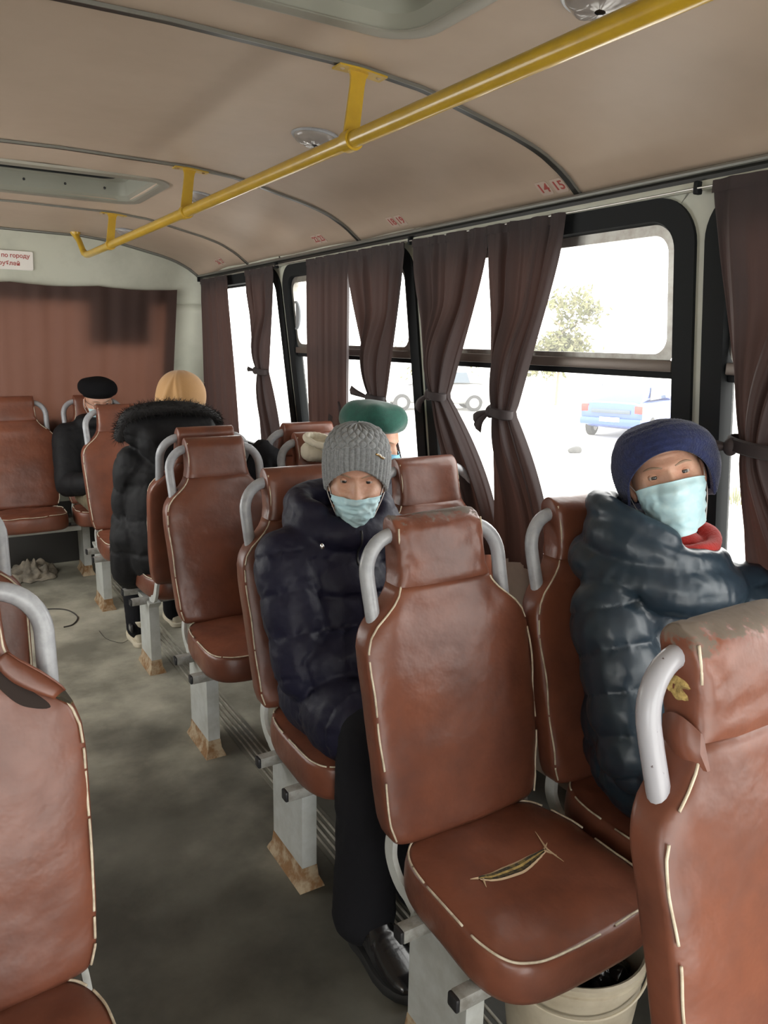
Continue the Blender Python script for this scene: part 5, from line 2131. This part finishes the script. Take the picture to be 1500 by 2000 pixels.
# --- clothed figure -------------------------------------------------------
def figure(label, root, J, head, coat_m, trouser_m, group=None, coat=None, voxel=0.008, boots=None, hands=True, hem=0.5, puff=0.0085, pitch=0.085, seed=0.0, wr=0.006, coat_extra=None,
           power=0.55, leg_wide=1.0, cuff=1.0, cloth_name='coat', coat_r=1.0, fine=0.0018, stretch=(1, 1, 1)):
    """J: joints in the bus frame. Builds one body, then the coat, trousers and boots over it."""
    r = thing('person', label, 'person', root, 0, group)
    mb = MB()
    pel, che, nk = Vector(J['pelvis']), Vector(J['chest']), Vector(J['neck'])
    balls_along(mb, [pel, (pel + che) / 2, che, nk], [0.125, 0.115, 0.125, 0.055], 6)
    balls_along(mb, [nk, head.pt((0, 0.02, -0.06))], [0.052, 0.050], 6)
    for s_ in ('r', 'l'):
        sh, el, wrist = (Vector(J[k + s_]) for k in ('sh_', 'el_', 'wr_'))
        hip, kn, an = (Vector(J[k + s_]) for k in ('hip_', 'kn_', 'an_'))
        balls_along(mb, [che + (sh - che) * 0.5 + V(0, 0, 0.02), sh, el, wrist], [0.075, 0.055, 0.042, 0.028], 7)
        balls_along(mb, [hip, kn, an], [0.085, 0.056, 0.032], 8)
        toe = Vector(J['toe_' + s_])
        balls_along(mb, [an + V(0, 0, -0.02), an.lerp(toe, 0.72) + V(0, 0, -0.006)], [0.030, 0.020], 5)
        if hands:
            d_ = Vector(J.get('hd_' + s_, (wrist - el)))
            add_hand(mb, wrist + d_.normalized() * 0.01, d_, J.get('pn_' + s_, (0, 0, -1)), 1 if s_ == 'r' else -1, J.get('curl', 0.6))
    me = skin_union(mb, 0.006, 3)
    b2 = MB()
    head.add_to(b2)
    m2 = b2.mesh('h')
    bm = bmesh.new()
    bm.from_mesh(me)
    bm.from_mesh(m2)
    bmesh.ops.recalc_face_normals(bm, faces=bm.faces)
    bm.to_mesh(me)
    bm.free()
    finish('body', me, 'skin', r, sharp=0)
    # trousers
    if trouser_m:
        mb = MB()
        for s_ in ('r', 'l'):
            hip, kn, an = (Vector(J[k + s_]) for k in ('hip_', 'kn_', 'an_'))
            balls_along(mb, [pel + (hip - pel) * 0.6, hip, kn, kn.lerp(an, 0.45), an + V(0, 0, 0.0)], [0.11, 0.097, 0.074 * leg_wide, 0.070 * leg_wide, 0.064 * leg_wide * cuff], 9)
        me = skin_union(mb, 0.008, 6)
        quilt(me, [([J['hip_r'], J['kn_r'], J['an_r']], 1, 0.5, 0), ([J['hip_l'], J['kn_l'], J['an_l']], 1, 0.5, 0)], 0.0, 0.007, seed + 3, 0.001, stretch=(1, 1, 0.7))
        finish('trousers', me, trouser_m, r, sharp=0)
    # coat
    mb = MB()
    q = coat_r
    tor = coat or [(pel, 0.165), ((pel + che) / 2, 0.160), (che, 0.160), (nk + V(0, 0, -0.02), 0.085)]
    balls_along(mb, [t[0] for t in tor], [t[1] * q for t in tor], 6, 20, 12)
    ch = [([tuple(t[0]) for t in tor], 0.17, pitch, 0.0)]
    for s_ in ('r', 'l'):
        sh, el, wrist = (Vector(J[k + s_]) for k in ('sh_', 'el_', 'wr_'))
        balls_along(mb, [che + (sh - che) * 0.45 + V(0, 0, 0.03), sh, sh.lerp(el, 0.5), el, el.lerp(wrist, 0.6), wrist], [0.105 * q, 0.090 * q, 0.086 * q, 0.078 * q, 0.070 * q, 0.056 * q], 6, 18, 11)
        ch.append(([tuple(sh), tuple(el), tuple(wrist)], 0.085, pitch * 0.92, 0.02))
        if hem > 0:
            hip, kn = Vector(J['hip_' + s_]), Vector(J['kn_' + s_])
            balls_along(mb, [pel + (hip - pel) * 0.7, hip, hip.lerp(kn, hem)], [0.135 * q, 0.128 * q, 0.112 * q], 7, 18, 11)
            ch.append(([tuple(hip), tuple(kn)], 0.12, pitch * 1.15, 0.03))
    if coat_extra:
        coat_extra(mb, ch)
    me = skin_union(mb, voxel, 7)
    quilt(me, ch, puff, wr, seed, fine, stretch, power)
    co = finish(cloth_name, me, coat_m, r, sharp=0)
    if boots:
        for heel, yaw, kw in boots:
            shoe(r, heel, yaw, **kw)
    return r, co


def ring_roll(mb, c, rx, ry, r, tilt=(0, 0), n=40, a0=0.0, a1=2 * PI, rf=None):
    """thick roll of cloth round the neck"""
    R = Matrix.Rotation(math.radians(tilt[0]), 3, 'X') @ Matrix.Rotation(math.radians(tilt[1]), 3, 'Y')
    for k in range(n):
        a = a0 + (a1 - a0) * k / n
        rr_ = r * (rf(a) if rf else 1)
        mb.ball(Vector(c) + R @ Vector((rx * math.sin(a), -ry * math.cos(a), 0)), rr_, 12, 8)


# ------------------------------------------------------------------ 1: grey knit hat, dark navy coat
h1 = Head((0.992, 1.775, 1.140), -29, 3, 1, 0.97, 1.4)
J1 = dict(pelvis=(0.95, 1.80, 0.585), chest=(0.955, 1.84, 0.845), neck=(0.975, 1.825, 1.00),
          sh_r=(0.800, 1.81, 0.925), el_r=(0.795, 1.70, 0.665), wr_r=(1.05, 1.56, 0.745),
          sh_l=(1.145, 1.83, 0.925), el_l=(1.185, 1.71, 0.665), wr_l=(1.11, 1.545, 0.690),
          hip_r=(0.885, 1.765, 0.560), kn_r=(0.868, 1.490, 0.560), an_r=(0.850, 1.460, 0.085), toe_r=(0.846, 1.31, 0.05),
          hip_l=(1.03, 1.765, 0.560), kn_l=(1.055, 1.490, 0.560), an_l=(1.045, 1.475, 0.085), toe_l=(1.045, 1.31, 0.05),
          hd_r=(0.5, -0.15, 0.0), hd_l=(-0.15, -0.12, -0.3), pn_r=(0, 0.7, -0.5), pn_l=(0, 0.7, -0.5))


def coat1_extra(mb, ch):
    # raised collar and the hood lying round the shoulders
    ring_roll(mb, (0.985, 1.835, 1.010), 0.115, 0.100, 0.050, (8, 0), rf=lambda a: 0.95 + 0.35 * abs(math.sin(a / 2)) ** 2)
    ring_roll(mb, (0.985, 1.845, 1.060), 0.120, 0.095, 0.036, (14, 0), a0=0.85, a1=2 * PI - 0.85)
    balls_along(mb, [V(0.90, 1.91, 1.05), V(1.08, 1.92, 1.06)], [0.06, 0.06], 6)


p1, coat1 = figure('person in a grey knit hat and dark navy padded coat, facing us with arms folded', (0.95, 1.75, 0), J1, h1, 'navy_puff', 'black_cloth', voxel=0.0065,
                   boots=[((0.848, 1.495, 0), math.radians(3), dict(L=0.265, w=1.16)), ((1.05, 1.51, 0), math.radians(2), dict(L=0.25))],
                   hem=0.74, pitch=0.118, puff=0.011, seed=1.3, wr=0.009, coat_extra=coat1_extra, leg_wide=1.06, cuff=1.22, fine=0.002)
h1.eyes(p1, (-0.05, -1, 0.02))
h1.brows(p1, 'brow', -0.001)
h1.mask(p1, 'mask', -0.030, -0.118, 58, seed=1.0, dip=-0.002)
NR = 40


def knit1(u, v, a):
    if v < 0.50:
        return 0.0046 * abs(math.cos(NR * PI * u)) ** 0.8 - 0.0004 * math.cos(v * 260)
    # crossing cables above the ribs
    t = (v - 0.50) * 17
    c_ = math.cos(NR * PI * u * 0.5 + (1.2 * math.sin(t))) * math.cos(NR * PI * u * 0.5 - (1.2 * math.sin(t)))
    return 0.0065 * abs(c_) ** 0.6 + 0.0006 * math.cos(t * 3)


hat1 = h1.cap(p1, 'knit_hat', 'grey_knit', lambda a: 0.046 * (0.5 + 0.5 * math.cos(a)) ** 1.1 - 0.052 * (0.5 - 0.5 * math.cos(a)) ** 0.8 - 0.026 * math.sin(a) ** 2, 0.148,
              lambda v, a: 0.006 * math.sin(PI * v) + 0.004 * v, knit1, nu=520, nv=190, hpow=(3.2, 2.3), rx=0.013, shift=(0.0, 0.006))
# gold brooch with pearls on the hat
mb = MB()
cpts = [h1.cap_f(0.5 + 0.085 + 0.040 * i / 6, 0.42 - 0.055 * i / 6) for i in range(7)]
out = [p + Vector((p.x, p.y, 0)).normalized() * 0.004 for p in cpts]
mb.tube(out, 0.0026, 8)
br = h1.build(mb, 'hat_brooch', 'gold', hat1)
for p in out[1:]:
    mb = MB()
    mb.ball(p + Vector((p.x, p.y, 0)).normalized() * 0.003 + Vector((0, 0, 0.003)), 0.0022, 8, 6)
    h1.build(mb, 'pearl', 'pearl', br)
# front zip
bvh1 = BVHTree.FromPolygons([v.co for v in coat1.data.vertices], [list(p.vertices) for p in coat1.data.polygons])
zp_ = []
for i in range(26):
    z_ = 1.015 - 0.010 * i
    hh = bvh1.ray_cast(Vector((0.955 - 0.95, 1.2 - 1.75, z_)), Vector((0.02, 1, 0)).normalized())
    if hh[0] is not None:
        zp_.append(hh[0] + Vector((0, -0.001, 0)) + Vector((0.95, 1.75, 0)))
if len(zp_) > 3:
    mb = MB()
    mb.tube(zp_, 0.0030, 6)
    mb.build('zip', 'cap', coat1, sharp=0)
# zips and toggles
for c_, nm in (((0.852, 1.700, 0.985), 'collar_toggle'), ((1.075, 1.735, 1.02), 'collar_toggle')):
    mb = MB()
    mb.ball(c_, (0.006, 0.006, 0.009), 10, 7)
    mb.build(nm, 'chrome', coat1)
mb = MB()
mb.tube([(0.828, 1.566, 0.588), (0.848, 1.548, 0.592)], 0.004, 8)
mb.build('zip_pull', 'chrome', coat1)

# ------------------------------------------------------------------ 2: blue knit beret, shiny dark teal coat
h2 = Head((1.462, 1.155, 1.206), -45, -8, -17, 1.03, 1.4)
J2 = dict(pelvis=(1.44, 1.10, 0.585), chest=(1.455, 1.155, 0.84), neck=(1.455, 1.165, 1.005),
          sh_r=(1.285, 1.13, 0.905), el_r=(1.255, 1.00, 0.640), wr_r=(1.41, 0.86, 0.66),
          sh_l=(1.67, 1.06, 0.905), el_l=(1.70, 0.90, 0.650), wr_l=(1.53, 0.86, 0.62),
          hip_r=(1.365, 1.05, 0.565), kn_r=(1.33, 0.74, 0.56), an_r=(1.33, 0.72, 0.085), toe_r=(1.33, 0.58, 0.05),
          hip_l=(1.52, 1.05, 0.565), kn_l=(1.54, 0.74, 0.56), an_l=(1.54, 0.72, 0.085), toe_l=(1.54, 0.58, 0.05),
          hd_r=(0.6, -0.2, -0.1), hd_l=(-0.5, -0.2, 0), pn_r=(0, 0.4, -0.8), pn_l=(0, 0.4, -0.8))


def coat2_extra(mb, ch):
    # wide draped collar: two soft rolls
    ring_roll(mb, (1.450, 1.150, 0.985), 0.160, 0.140, 0.054, (6, 6), rf=lambda a: 1.0 + 0.12 * math.sin(2 * a + 1))
    ring_roll(mb, (1.455, 1.160, 1.040), 0.145, 0.125, 0.048, (10, 14), rf=lambda a: 1.0 + 0.10 * math.sin(3 * a))
    ring_roll(mb, (1.450, 1.180, 1.085), 0.135, 0.118, 0.040, (16, 18), a0=0.9, a1=2 * PI - 0.45)


p2, coat2 = figure('person in a blue knit beret and shiny dark teal coat, seated by the window', (1.44, 1.1, 0), J2, h2, 'teal_puff', 'black_cloth', voxel=0.0065,
                   boots=[((1.335, 0.76, 0), 0, {}), ((1.545, 0.76, 0), 0, {})], hem=0.75, pitch=0.10, puff=0.014, seed=7.7, wr=0.010, coat_extra=coat2_extra, coat_r=1.04,
                   fine=0.0015, stretch=(0.8, 0.8, 0.8), power=0.6,
                   coat=[(V(1.44, 1.10, 0.585), 0.165), (V(1.447, 1.128, 0.712), 0.160), (V(1.455, 1.155, 0.84), 0.160), (V(1.455, 1.165, 0.935), 0.085)])
h2.eyes(p2, (0.02, -1, -0.08))
h2.brows(p2, 'brow', 0.001)
h2.mask(p2, 'mask', -0.008, -0.128, 60, seed=4.0, crease=0.003)


def knit2(u, v, a):
    return 0.0008 * math.cos(v * 300) + 0.004 * math.sin(3 * a + 1.0) * v * (1 - v) * 2 + 0.003 * noise.noise(Vector((math.cos(a) * 2, math.sin(a) * 2, v * 3)))


hat2 = h2.cap(p2, 'knit_beret', 'blue_knit', lambda a: max(0.058 - 0.060 * (abs(a) / 1.12) ** 2, -0.062 - 0.01 * sm(2.0, 3.0, abs(a))), 0.128,
              lambda v, a: 0.012 + (0.022 + 0.010 * math.sin(a - 0.6)) * math.sin(PI * min(1, v * 1.02)) ** 0.8 * (0.6 + 0.4 * abs(math.sin(a))), knit2, nu=200, nv=90, hpow=(3.0, 2.2), shift=(-0.006, 0.012))
mb = MB()
for k in range(5):
    pts = []
    for i in range(7):
        t = i / 6
        x = 0.012 + 0.004 * k * 0.5 + 0.030 * t
        z = 0.072 - 0.022 * t - 0.002 * k * t
        hh = h2.bvh.ray_cast(Vector((x, -0.3, z)), Vector((0, 1, 0)))
        pts.append(hh[0] + Vector((0, -0.002, 0)))
    mb.tube(pts, [0.0012, 0.0012, 0.0011, 0.001, 0.0008, 0.0006, 0.0003], 5)
h2.build(mb, 'hair_lock', 'hair_dark', p2)
# red scarf at the throat
mb = MB()
for k, (zz, rr_) in enumerate(((1.020, 0.088), (1.046, 0.086), (1.070, 0.084), (1.030, 0.060), (1.040, 0.036))):
    ring_roll(mb, (1.488, 1.128, zz), rr_, rr_ * 0.95, 0.019, (12, -6), 36, rf=lambda a: 1 + 0.1 * math.sin(5 * a + k))
mb.ball((1.500, 1.125, 1.045), (0.055, 0.055, 0.040))
me = skin_union(mb, 0.005, 3)
finish('scarf', me, 'red_knit', p2, sharp=0)
mb = MB()
zp = V(1.295, 0.905, 0.600)
mb.tube([zp, zp + V(-0.004, -0.004, -0.012)], 0.003, 8)
lp = [zp + V(-0.004 + 0.004 * math.cos(t), -0.008 + 0.002 * math.sin(t), -0.026 + 0.014 * math.sin(t)) for t in [2 * PI * i / 16 for i in range(16)]]
mb.tube(lp, 0.0014, 6, close=True)
mb.build('zip_pull', 'chrome', coat2)

# ------------------------------------------------------------------ 3: dark green beret
h3 = Head((1.530, 2.59, 1.116), 26, 14, 0, 1.0, 0.3)
J3 = dict(pelvis=(1.44, 2.60, 0.585), chest=(1.47, 2.63, 0.83), neck=(1.495, 2.63, 0.985),
          sh_r=(1.31, 2.62, 0.90), el_r=(1.27, 2.50, 0.64), wr_r=(1.43, 2.36, 0.66), sh_l=(1.62, 2.62, 0.90), el_l=(1.66, 2.49, 0.64), wr_l=(1.53, 2.36, 0.62),
          hip_r=(1.36, 2.56, 0.56), kn_r=(1.34, 2.24, 0.56), an_r=(1.34, 2.24, 0.085), toe_r=(1.34, 2.11, 0.05),
          hip_l=(1.52, 2.56, 0.56), kn_l=(1.54, 2.24, 0.56), an_l=(1.54, 2.24, 0.085), toe_l=(1.54, 2.11, 0.05))


def coat3_extra(mb, ch):
    ring_roll(mb, (1.495, 2.63, 0.995), 0.105, 0.095, 0.040, (6, 0))


p3, coat3 = figure('person in a dark green beret and blue mask looking down towards the window', (1.45, 2.55, 0), J3, h3, 'dark_jacket', 'black_cloth', voxel=0.009, boots=[((1.345, 2.28, 0), 0, {}), ((1.545, 2.28, 0), 0, {})],
                   hem=0.3, pitch=0.10, puff=0.006, seed=3.1, coat_extra=coat3_extra)
h3.eyes(p3, (0.1, -1, -0.5))
h3.brows(p3)
h3.mask(p3, 'mask_blue', -0.018, -0.120, 60, seed=2.0)


def fold3(a, t):
    e = math.sin(PI * min(1, t * 1.1)) ** 1.5
    return 0.008 * e * math.sin(a * 2 + 0.6), e * (0.012 * math.sin(5 * a + 0.5) * (1 if t > 0.3 else 0.3) + 0.008 * math.cos(a - 0.5))


h3.beret(p3, 'green_felt', [(0.080, -0.018), (0.088, -0.010), (0.102, -0.004), (0.115, 0.014), (0.118, 0.040), (0.108, 0.070), (0.086, 0.094), (0.040, 0.106), (0.0, 0.108)], tilt=(-8, 4), c=(0, 0.026, 0.046), fold=fold3)
mb = MB()
mb.grid(lambda u, v: Vector((0.087 * math.cos(PI * (0.05 + 0.9 * u)), 0.006 + 0.104 * math.sin(PI * (0.05 + 0.9 * u)), 0.05 - 0.12 * v)), 40, 10)
h3.build(mb, 'hair', 'hair', p3)
# pale lined hood hanging over the backrest
mb = MB()
ring_roll(mb, (1.372, 2.735, 1.105), 0.075, 0.045, 0.015, (24, 14), 36)
balls_along(mb, [V(1.33, 2.76, 1.065), V(1.42, 2.77, 1.055)], [0.042, 0.042], 6)
me = skin_union(mb, 0.006, 3)
quilt(me, [([(1.28, 2.74, 1.13), (1.48, 2.74, 1.10)], 0.1, 0.022, 0)], 0.004, 0.004, 2, 0.001)
finish('hood', me, 'cream_lining', p3, sharp=0)

# ------------------------------------------------------------------ 4: black beret on the rear bench
h4 = Head((0.962, 4.985, 1.110), 4, 14, -3, 1.0, 0.8)
J4 = dict(pelvis=(0.96, 5.00, 0.585), chest=(0.95, 5.02, 0.83), neck=(0.955, 5.01, 0.98),
          sh_r=(0.77, 5.00, 0.895), el_r=(0.735, 4.86, 0.63), wr_r=(0.835, 4.64, 0.66), sh_l=(1.13, 5.00, 0.895), el_l=(1.16, 4.86, 0.63), wr_l=(1.02, 4.66, 0.66),
          hip_r=(0.87, 4.93, 0.56), kn_r=(0.86, 4.64, 0.55), an_r=(1.00, 4.62, 0.085), toe_r=(0.99, 4.48, 0.05),
          hip_l=(1.05, 4.93, 0.56), kn_l=(1.08, 4.62, 0.55), an_l=(1.14, 4.62, 0.085), toe_l=(1.14, 4.48, 0.05),
          hd_r=(0.05, -0.5, 0.25), pn_r=(0.9, 0.2, 0.2), curl=0.8)


def coat4_extra(mb, ch):
    ring_roll(mb, (0.955, 5.00, 0.99), 0.10, 0.09, 0.036, (4, 0))


p4, coat4 = figure('person in a black beret and black jacket on the rear bench, head bowed', (0.95, 4.95, 0), J4, h4, 'black_puff', 'khaki', voxel=0.010,
                   boots=[((1.00, 4.66, 0), 0, {}), ((1.145, 4.66, 0), 0, {})], hem=0.0, pitch=0.12, puff=0.006, seed=4.4, coat_extra=coat4_extra, cloth_name='jacket')
h4.eyes(p4, (0, -1, -0.6))
h4.brows(p4)
h4.mask(p4, 'mask', -0.020, -0.120, 60, seed=3.0)


def fold4(a, t):
    e = math.sin(PI * min(1, t * 1.1))
    return 0.006 * e * math.sin(2 * a + 1), 0.005 * e * math.sin(3 * a)


h4.beret(p4, 'black_felt', [(0.084, -0.016), (0.092, -0.008), (0.106, 0.002), (0.116, 0.024), (0.112, 0.056), (0.088, 0.082), (0.040, 0.094), (0.0, 0.096)], tilt=(-6, 2), c=(0, 0.0, 0.050), fold=fold4)
mb = MB()
for sx in (-1, 1):
    mb.tube([(sx * 0.031 + 0.023 * math.cos(t), -0.108 + 0.010 * abs(math.cos(t)) * 0, 0.002 + 0.017 * math.sin(t)) for t in [2 * PI * i / 24 for i in range(24)]], 0.0015, 6, close=True)
    mb.tube([(sx * 0.054, -0.107, 0.006), (sx * 0.076, -0.05, 0.010), (sx * 0.079, 0.01, 0.012)], 0.0015, 6)
mb.tube([(-0.008, -0.110, 0.004), (0, -0.112, 0.007), (0.008, -0.110, 0.004)], 0.0015, 6)
h4.build(mb, 'spectacles', 'glasses', p4)

# ------------------------------------------------------------------ 5: fur-trimmed hood, camel scarf, facing the rear
h5 = Head((1.035, 3.500, 1.215), 150, 8, 0, 1.0, 0.4)
J5 = dict(pelvis=(0.905, 3.40, 0.585), chest=(0.905, 3.42, 0.86), neck=(0.975, 3.445, 1.05),
          sh_r=(1.11, 3.46, 0.95), el_r=(1.17, 3.55, 0.66), wr_r=(1.03, 3.68, 0.66), sh_l=(0.795, 3.42, 0.95), el_l=(0.775, 3.50, 0.68), wr_l=(0.88, 3.66, 0.66),
          hip_r=(1.02, 3.45, 0.56), kn_r=(1.05, 3.80, 0.55), an_r=(1.08, 3.90, 0.085), toe_r=(1.09, 4.04, 0.05),
          hip_l=(0.86, 3.45, 0.56), kn_l=(0.86, 3.80, 0.54), an_l=(0.845, 3.715, 0.09), toe_l=(0.85, 3.86, 0.05))


def coat5_extra(mb, ch):
    # the hood lying down the back, and the skirt hanging beside the seat
    balls_along(mb, [V(0.80, 3.37, 1.11), V(0.94, 3.33, 1.10), V(1.07, 3.36, 1.11)], [0.075, 0.088, 0.075], 6)
    balls_along(mb, [V(0.86, 3.32, 1.07), V(0.93, 3.29, 0.99), V(1.00, 3.32, 1.07)], [0.080, 0.070, 0.080], 6)
    balls_along(mb, [V(0.80, 3.45, 0.62), V(0.775, 3.50, 0.46), V(0.775, 3.53, 0.42)], [0.125, 0.095, 0.070], 6)
    balls_along(mb, [V(0.84, 3.62, 0.56), V(0.80, 3.62, 0.46)], [0.11, 0.08], 5)


p5, coat5 = figure('person in a camel headscarf and long black coat with fur-trimmed hood, back turned to us', (0.92, 3.5, 0), J5, h5, 'black_puff', 'black_cloth', voxel=0.008,
                   boots=[((0.842, 3.655, 0), math.radians(176), dict(upper='white_boot', sole='white_boot', L=0.24, shaft=0.05)), ((1.08, 3.84, 0), math.radians(176), dict(upper='white_boot', sole='white_boot', L=0.24, shaft=0.05))],
                   hem=0.7, pitch=0.145, puff=0.012, seed=5.5, coat_extra=coat5_extra, coat=[(V(0.905, 3.40, 0.57), 0.175), (V(0.90, 3.41, 0.72), 0.165), (V(0.905, 3.42, 0.88), 0.16), (V(0.96, 3.44, 1.02), 0.09)], wr=0.007)
mb = MB()
mb.box((0.795, 3.668, 0.108), (0.012, 0.045, 0.042), bev=0.004)
for k in range(3):
    mb.box((0.788, 3.656 + 0.012 * k, 0.108), (0.003, 0.005, 0.026), 1, bev=0.001)
mb.build('boot_patch', ['cap', 'bar'], p5, sharp=30)


# camel scarf wrapped over the head
def scarf5(u, v):
    a = 2 * PI * (u - 0.5)
    fr = 0.5 + 0.5 * math.cos(a)              # 1 at the face
    z0 = -0.14 + 0.185 * fr ** 1.4
    z = z0 + (0.140 - z0) * (1 - (1 - v) ** 1.2)
    h = (max(0.0, 1 - v ** 3.0)) ** (1 / 2.2)
    ex = 0.028 + 0.014 * math.sin(PI * v)
    x = (0.0735 + ex) * h * math.sin(a)
    y = -((0.095 if math.cos(a) > 0 else 0.103) + ex) * h * math.cos(a)
    drop = sm(-0.02, -0.14, z)
    x *= 1 - 0.10 * drop
    p = Vector((x, y, z))
    p *= 1 + 0.018 * math.sin(a * 5 + 6 * v) * (1 - v) * 0.9 + 0.016 * noise.noise(Vector((math.cos(a) * 2.5, math.sin(a) * 2.5, v * 4)))
    p += Vector((math.sin(a), -math.cos(a), 0)) * 0.016 * g2(a + 2.75 + 0.4 * v, 0.12) * (1 - v ** 4) + Vector((math.sin(a), -math.cos(a), 0)) * 0.012 * g2(a - 2.5 - 0.7 * v, 0.14) * (1 - v ** 3)
    return p


mb = MB()
mb.grid(scarf5, 160, 70, cu=True)
o = h5.build(mb, 'headscarf', 'scarf_beige', p5)
mo = o.modifiers.new('cloth', 'SOLIDIFY')
mo.thickness = 0.003
rnd = random.Random(3)
mb = MB()
for k in range(46):
    a = math.radians(rnd.uniform(-70, -20) if k % 2 else rnd.uniform(20, 70))
    z = rnd.uniform(0.02, 0.10)
    s0 = Vector((math.sin(a) * 0.085, -math.cos(a) * 0.105, z))
    d_ = Vector((math.sin(a) * 0.4, -0.5 + rnd.uniform(-0.5, 0.5), rnd.uniform(-0.9, 0.1)))
    mb.tube([s0, s0 + d_ * 0.018 + Vector((0, -0.006, 0.004)), s0 + d_ * 0.045], [0.0016, 0.0012, 0.0004], 5)
h5.build(mb, 'hair', 'hair', p5)
# fur along the edge of the hood
loop = catmull([(0.735, 3.385, 1.085), (0.765, 3.335, 1.175), (0.86, 3.300, 1.205), (0.97, 3.300, 1.205), (1.07, 3.325, 1.185), (1.150, 3.375, 1.140), (1.145, 3.43, 1.125)], 16)
mb = MB()
balls_along(mb, loop[::4], [0.030] * len(loop[::4]), 3)
me = skin_union(mb, 0.008, 2)
fur = finish('fur_trim', me, 'fur', p5, sharp=0)
mb = MB()
rnd = random.Random(8)
for p in loop:
    for _ in range(46):
        d_ = Vector((rnd.gauss(0, 1), rnd.gauss(0, 1), rnd.gauss(0, 1))).normalized()
        s0 = p + d_ * 0.022
        d2 = (d_ + Vector((rnd.gauss(0, 0.35), rnd.gauss(0, 0.35), rnd.gauss(0, 0.35) - 0.15))).normalized()
        L = rnd.uniform(0.018, 0.038)
        sd = d2.orthogonal().normalized() * 0.0014
        mb.add([s0 - sd, s0 + sd, s0 + d2 * L * 0.6 + sd * 0.6, s0 + d2 * L + Vector((0, 0, -0.004)), s0 + d2 * L * 0.6 - sd * 0.6], [(0, 1, 2, 3, 4)])
o = mb.build('fur_hairs', 'fur', fur, sharp=0, recalc=False)
tag(o, kind='stuff')

# ------------------------------------------------------------------ bundle behind the seats
mb = MB()
balls_along(mb, [V(1.20, 3.02, 0.95), V(1.235, 3.02, 1.03), V(1.29, 3.03, 1.00)], [0.055, 0.055, 0.05], 6)
balls_along(mb, [V(1.20, 3.02, 0.90), V(1.28, 3.02, 0.90)], [0.06, 0.06], 4)
me = skin_union(mb, 0.008, 3)
quilt(me, [([(1.2, 3.02, 0.8), (1.25, 3.02, 1.1)], 0.1, 0.3, 0)], 0.0, 0.012, 9, 0.002)
o = finish('cloth_bundle', me, 'black_cloth', None, sharp=0)
tag(o, 'black cloth bundle slumped between the two rear-facing seatbacks', 'cloth bundle')
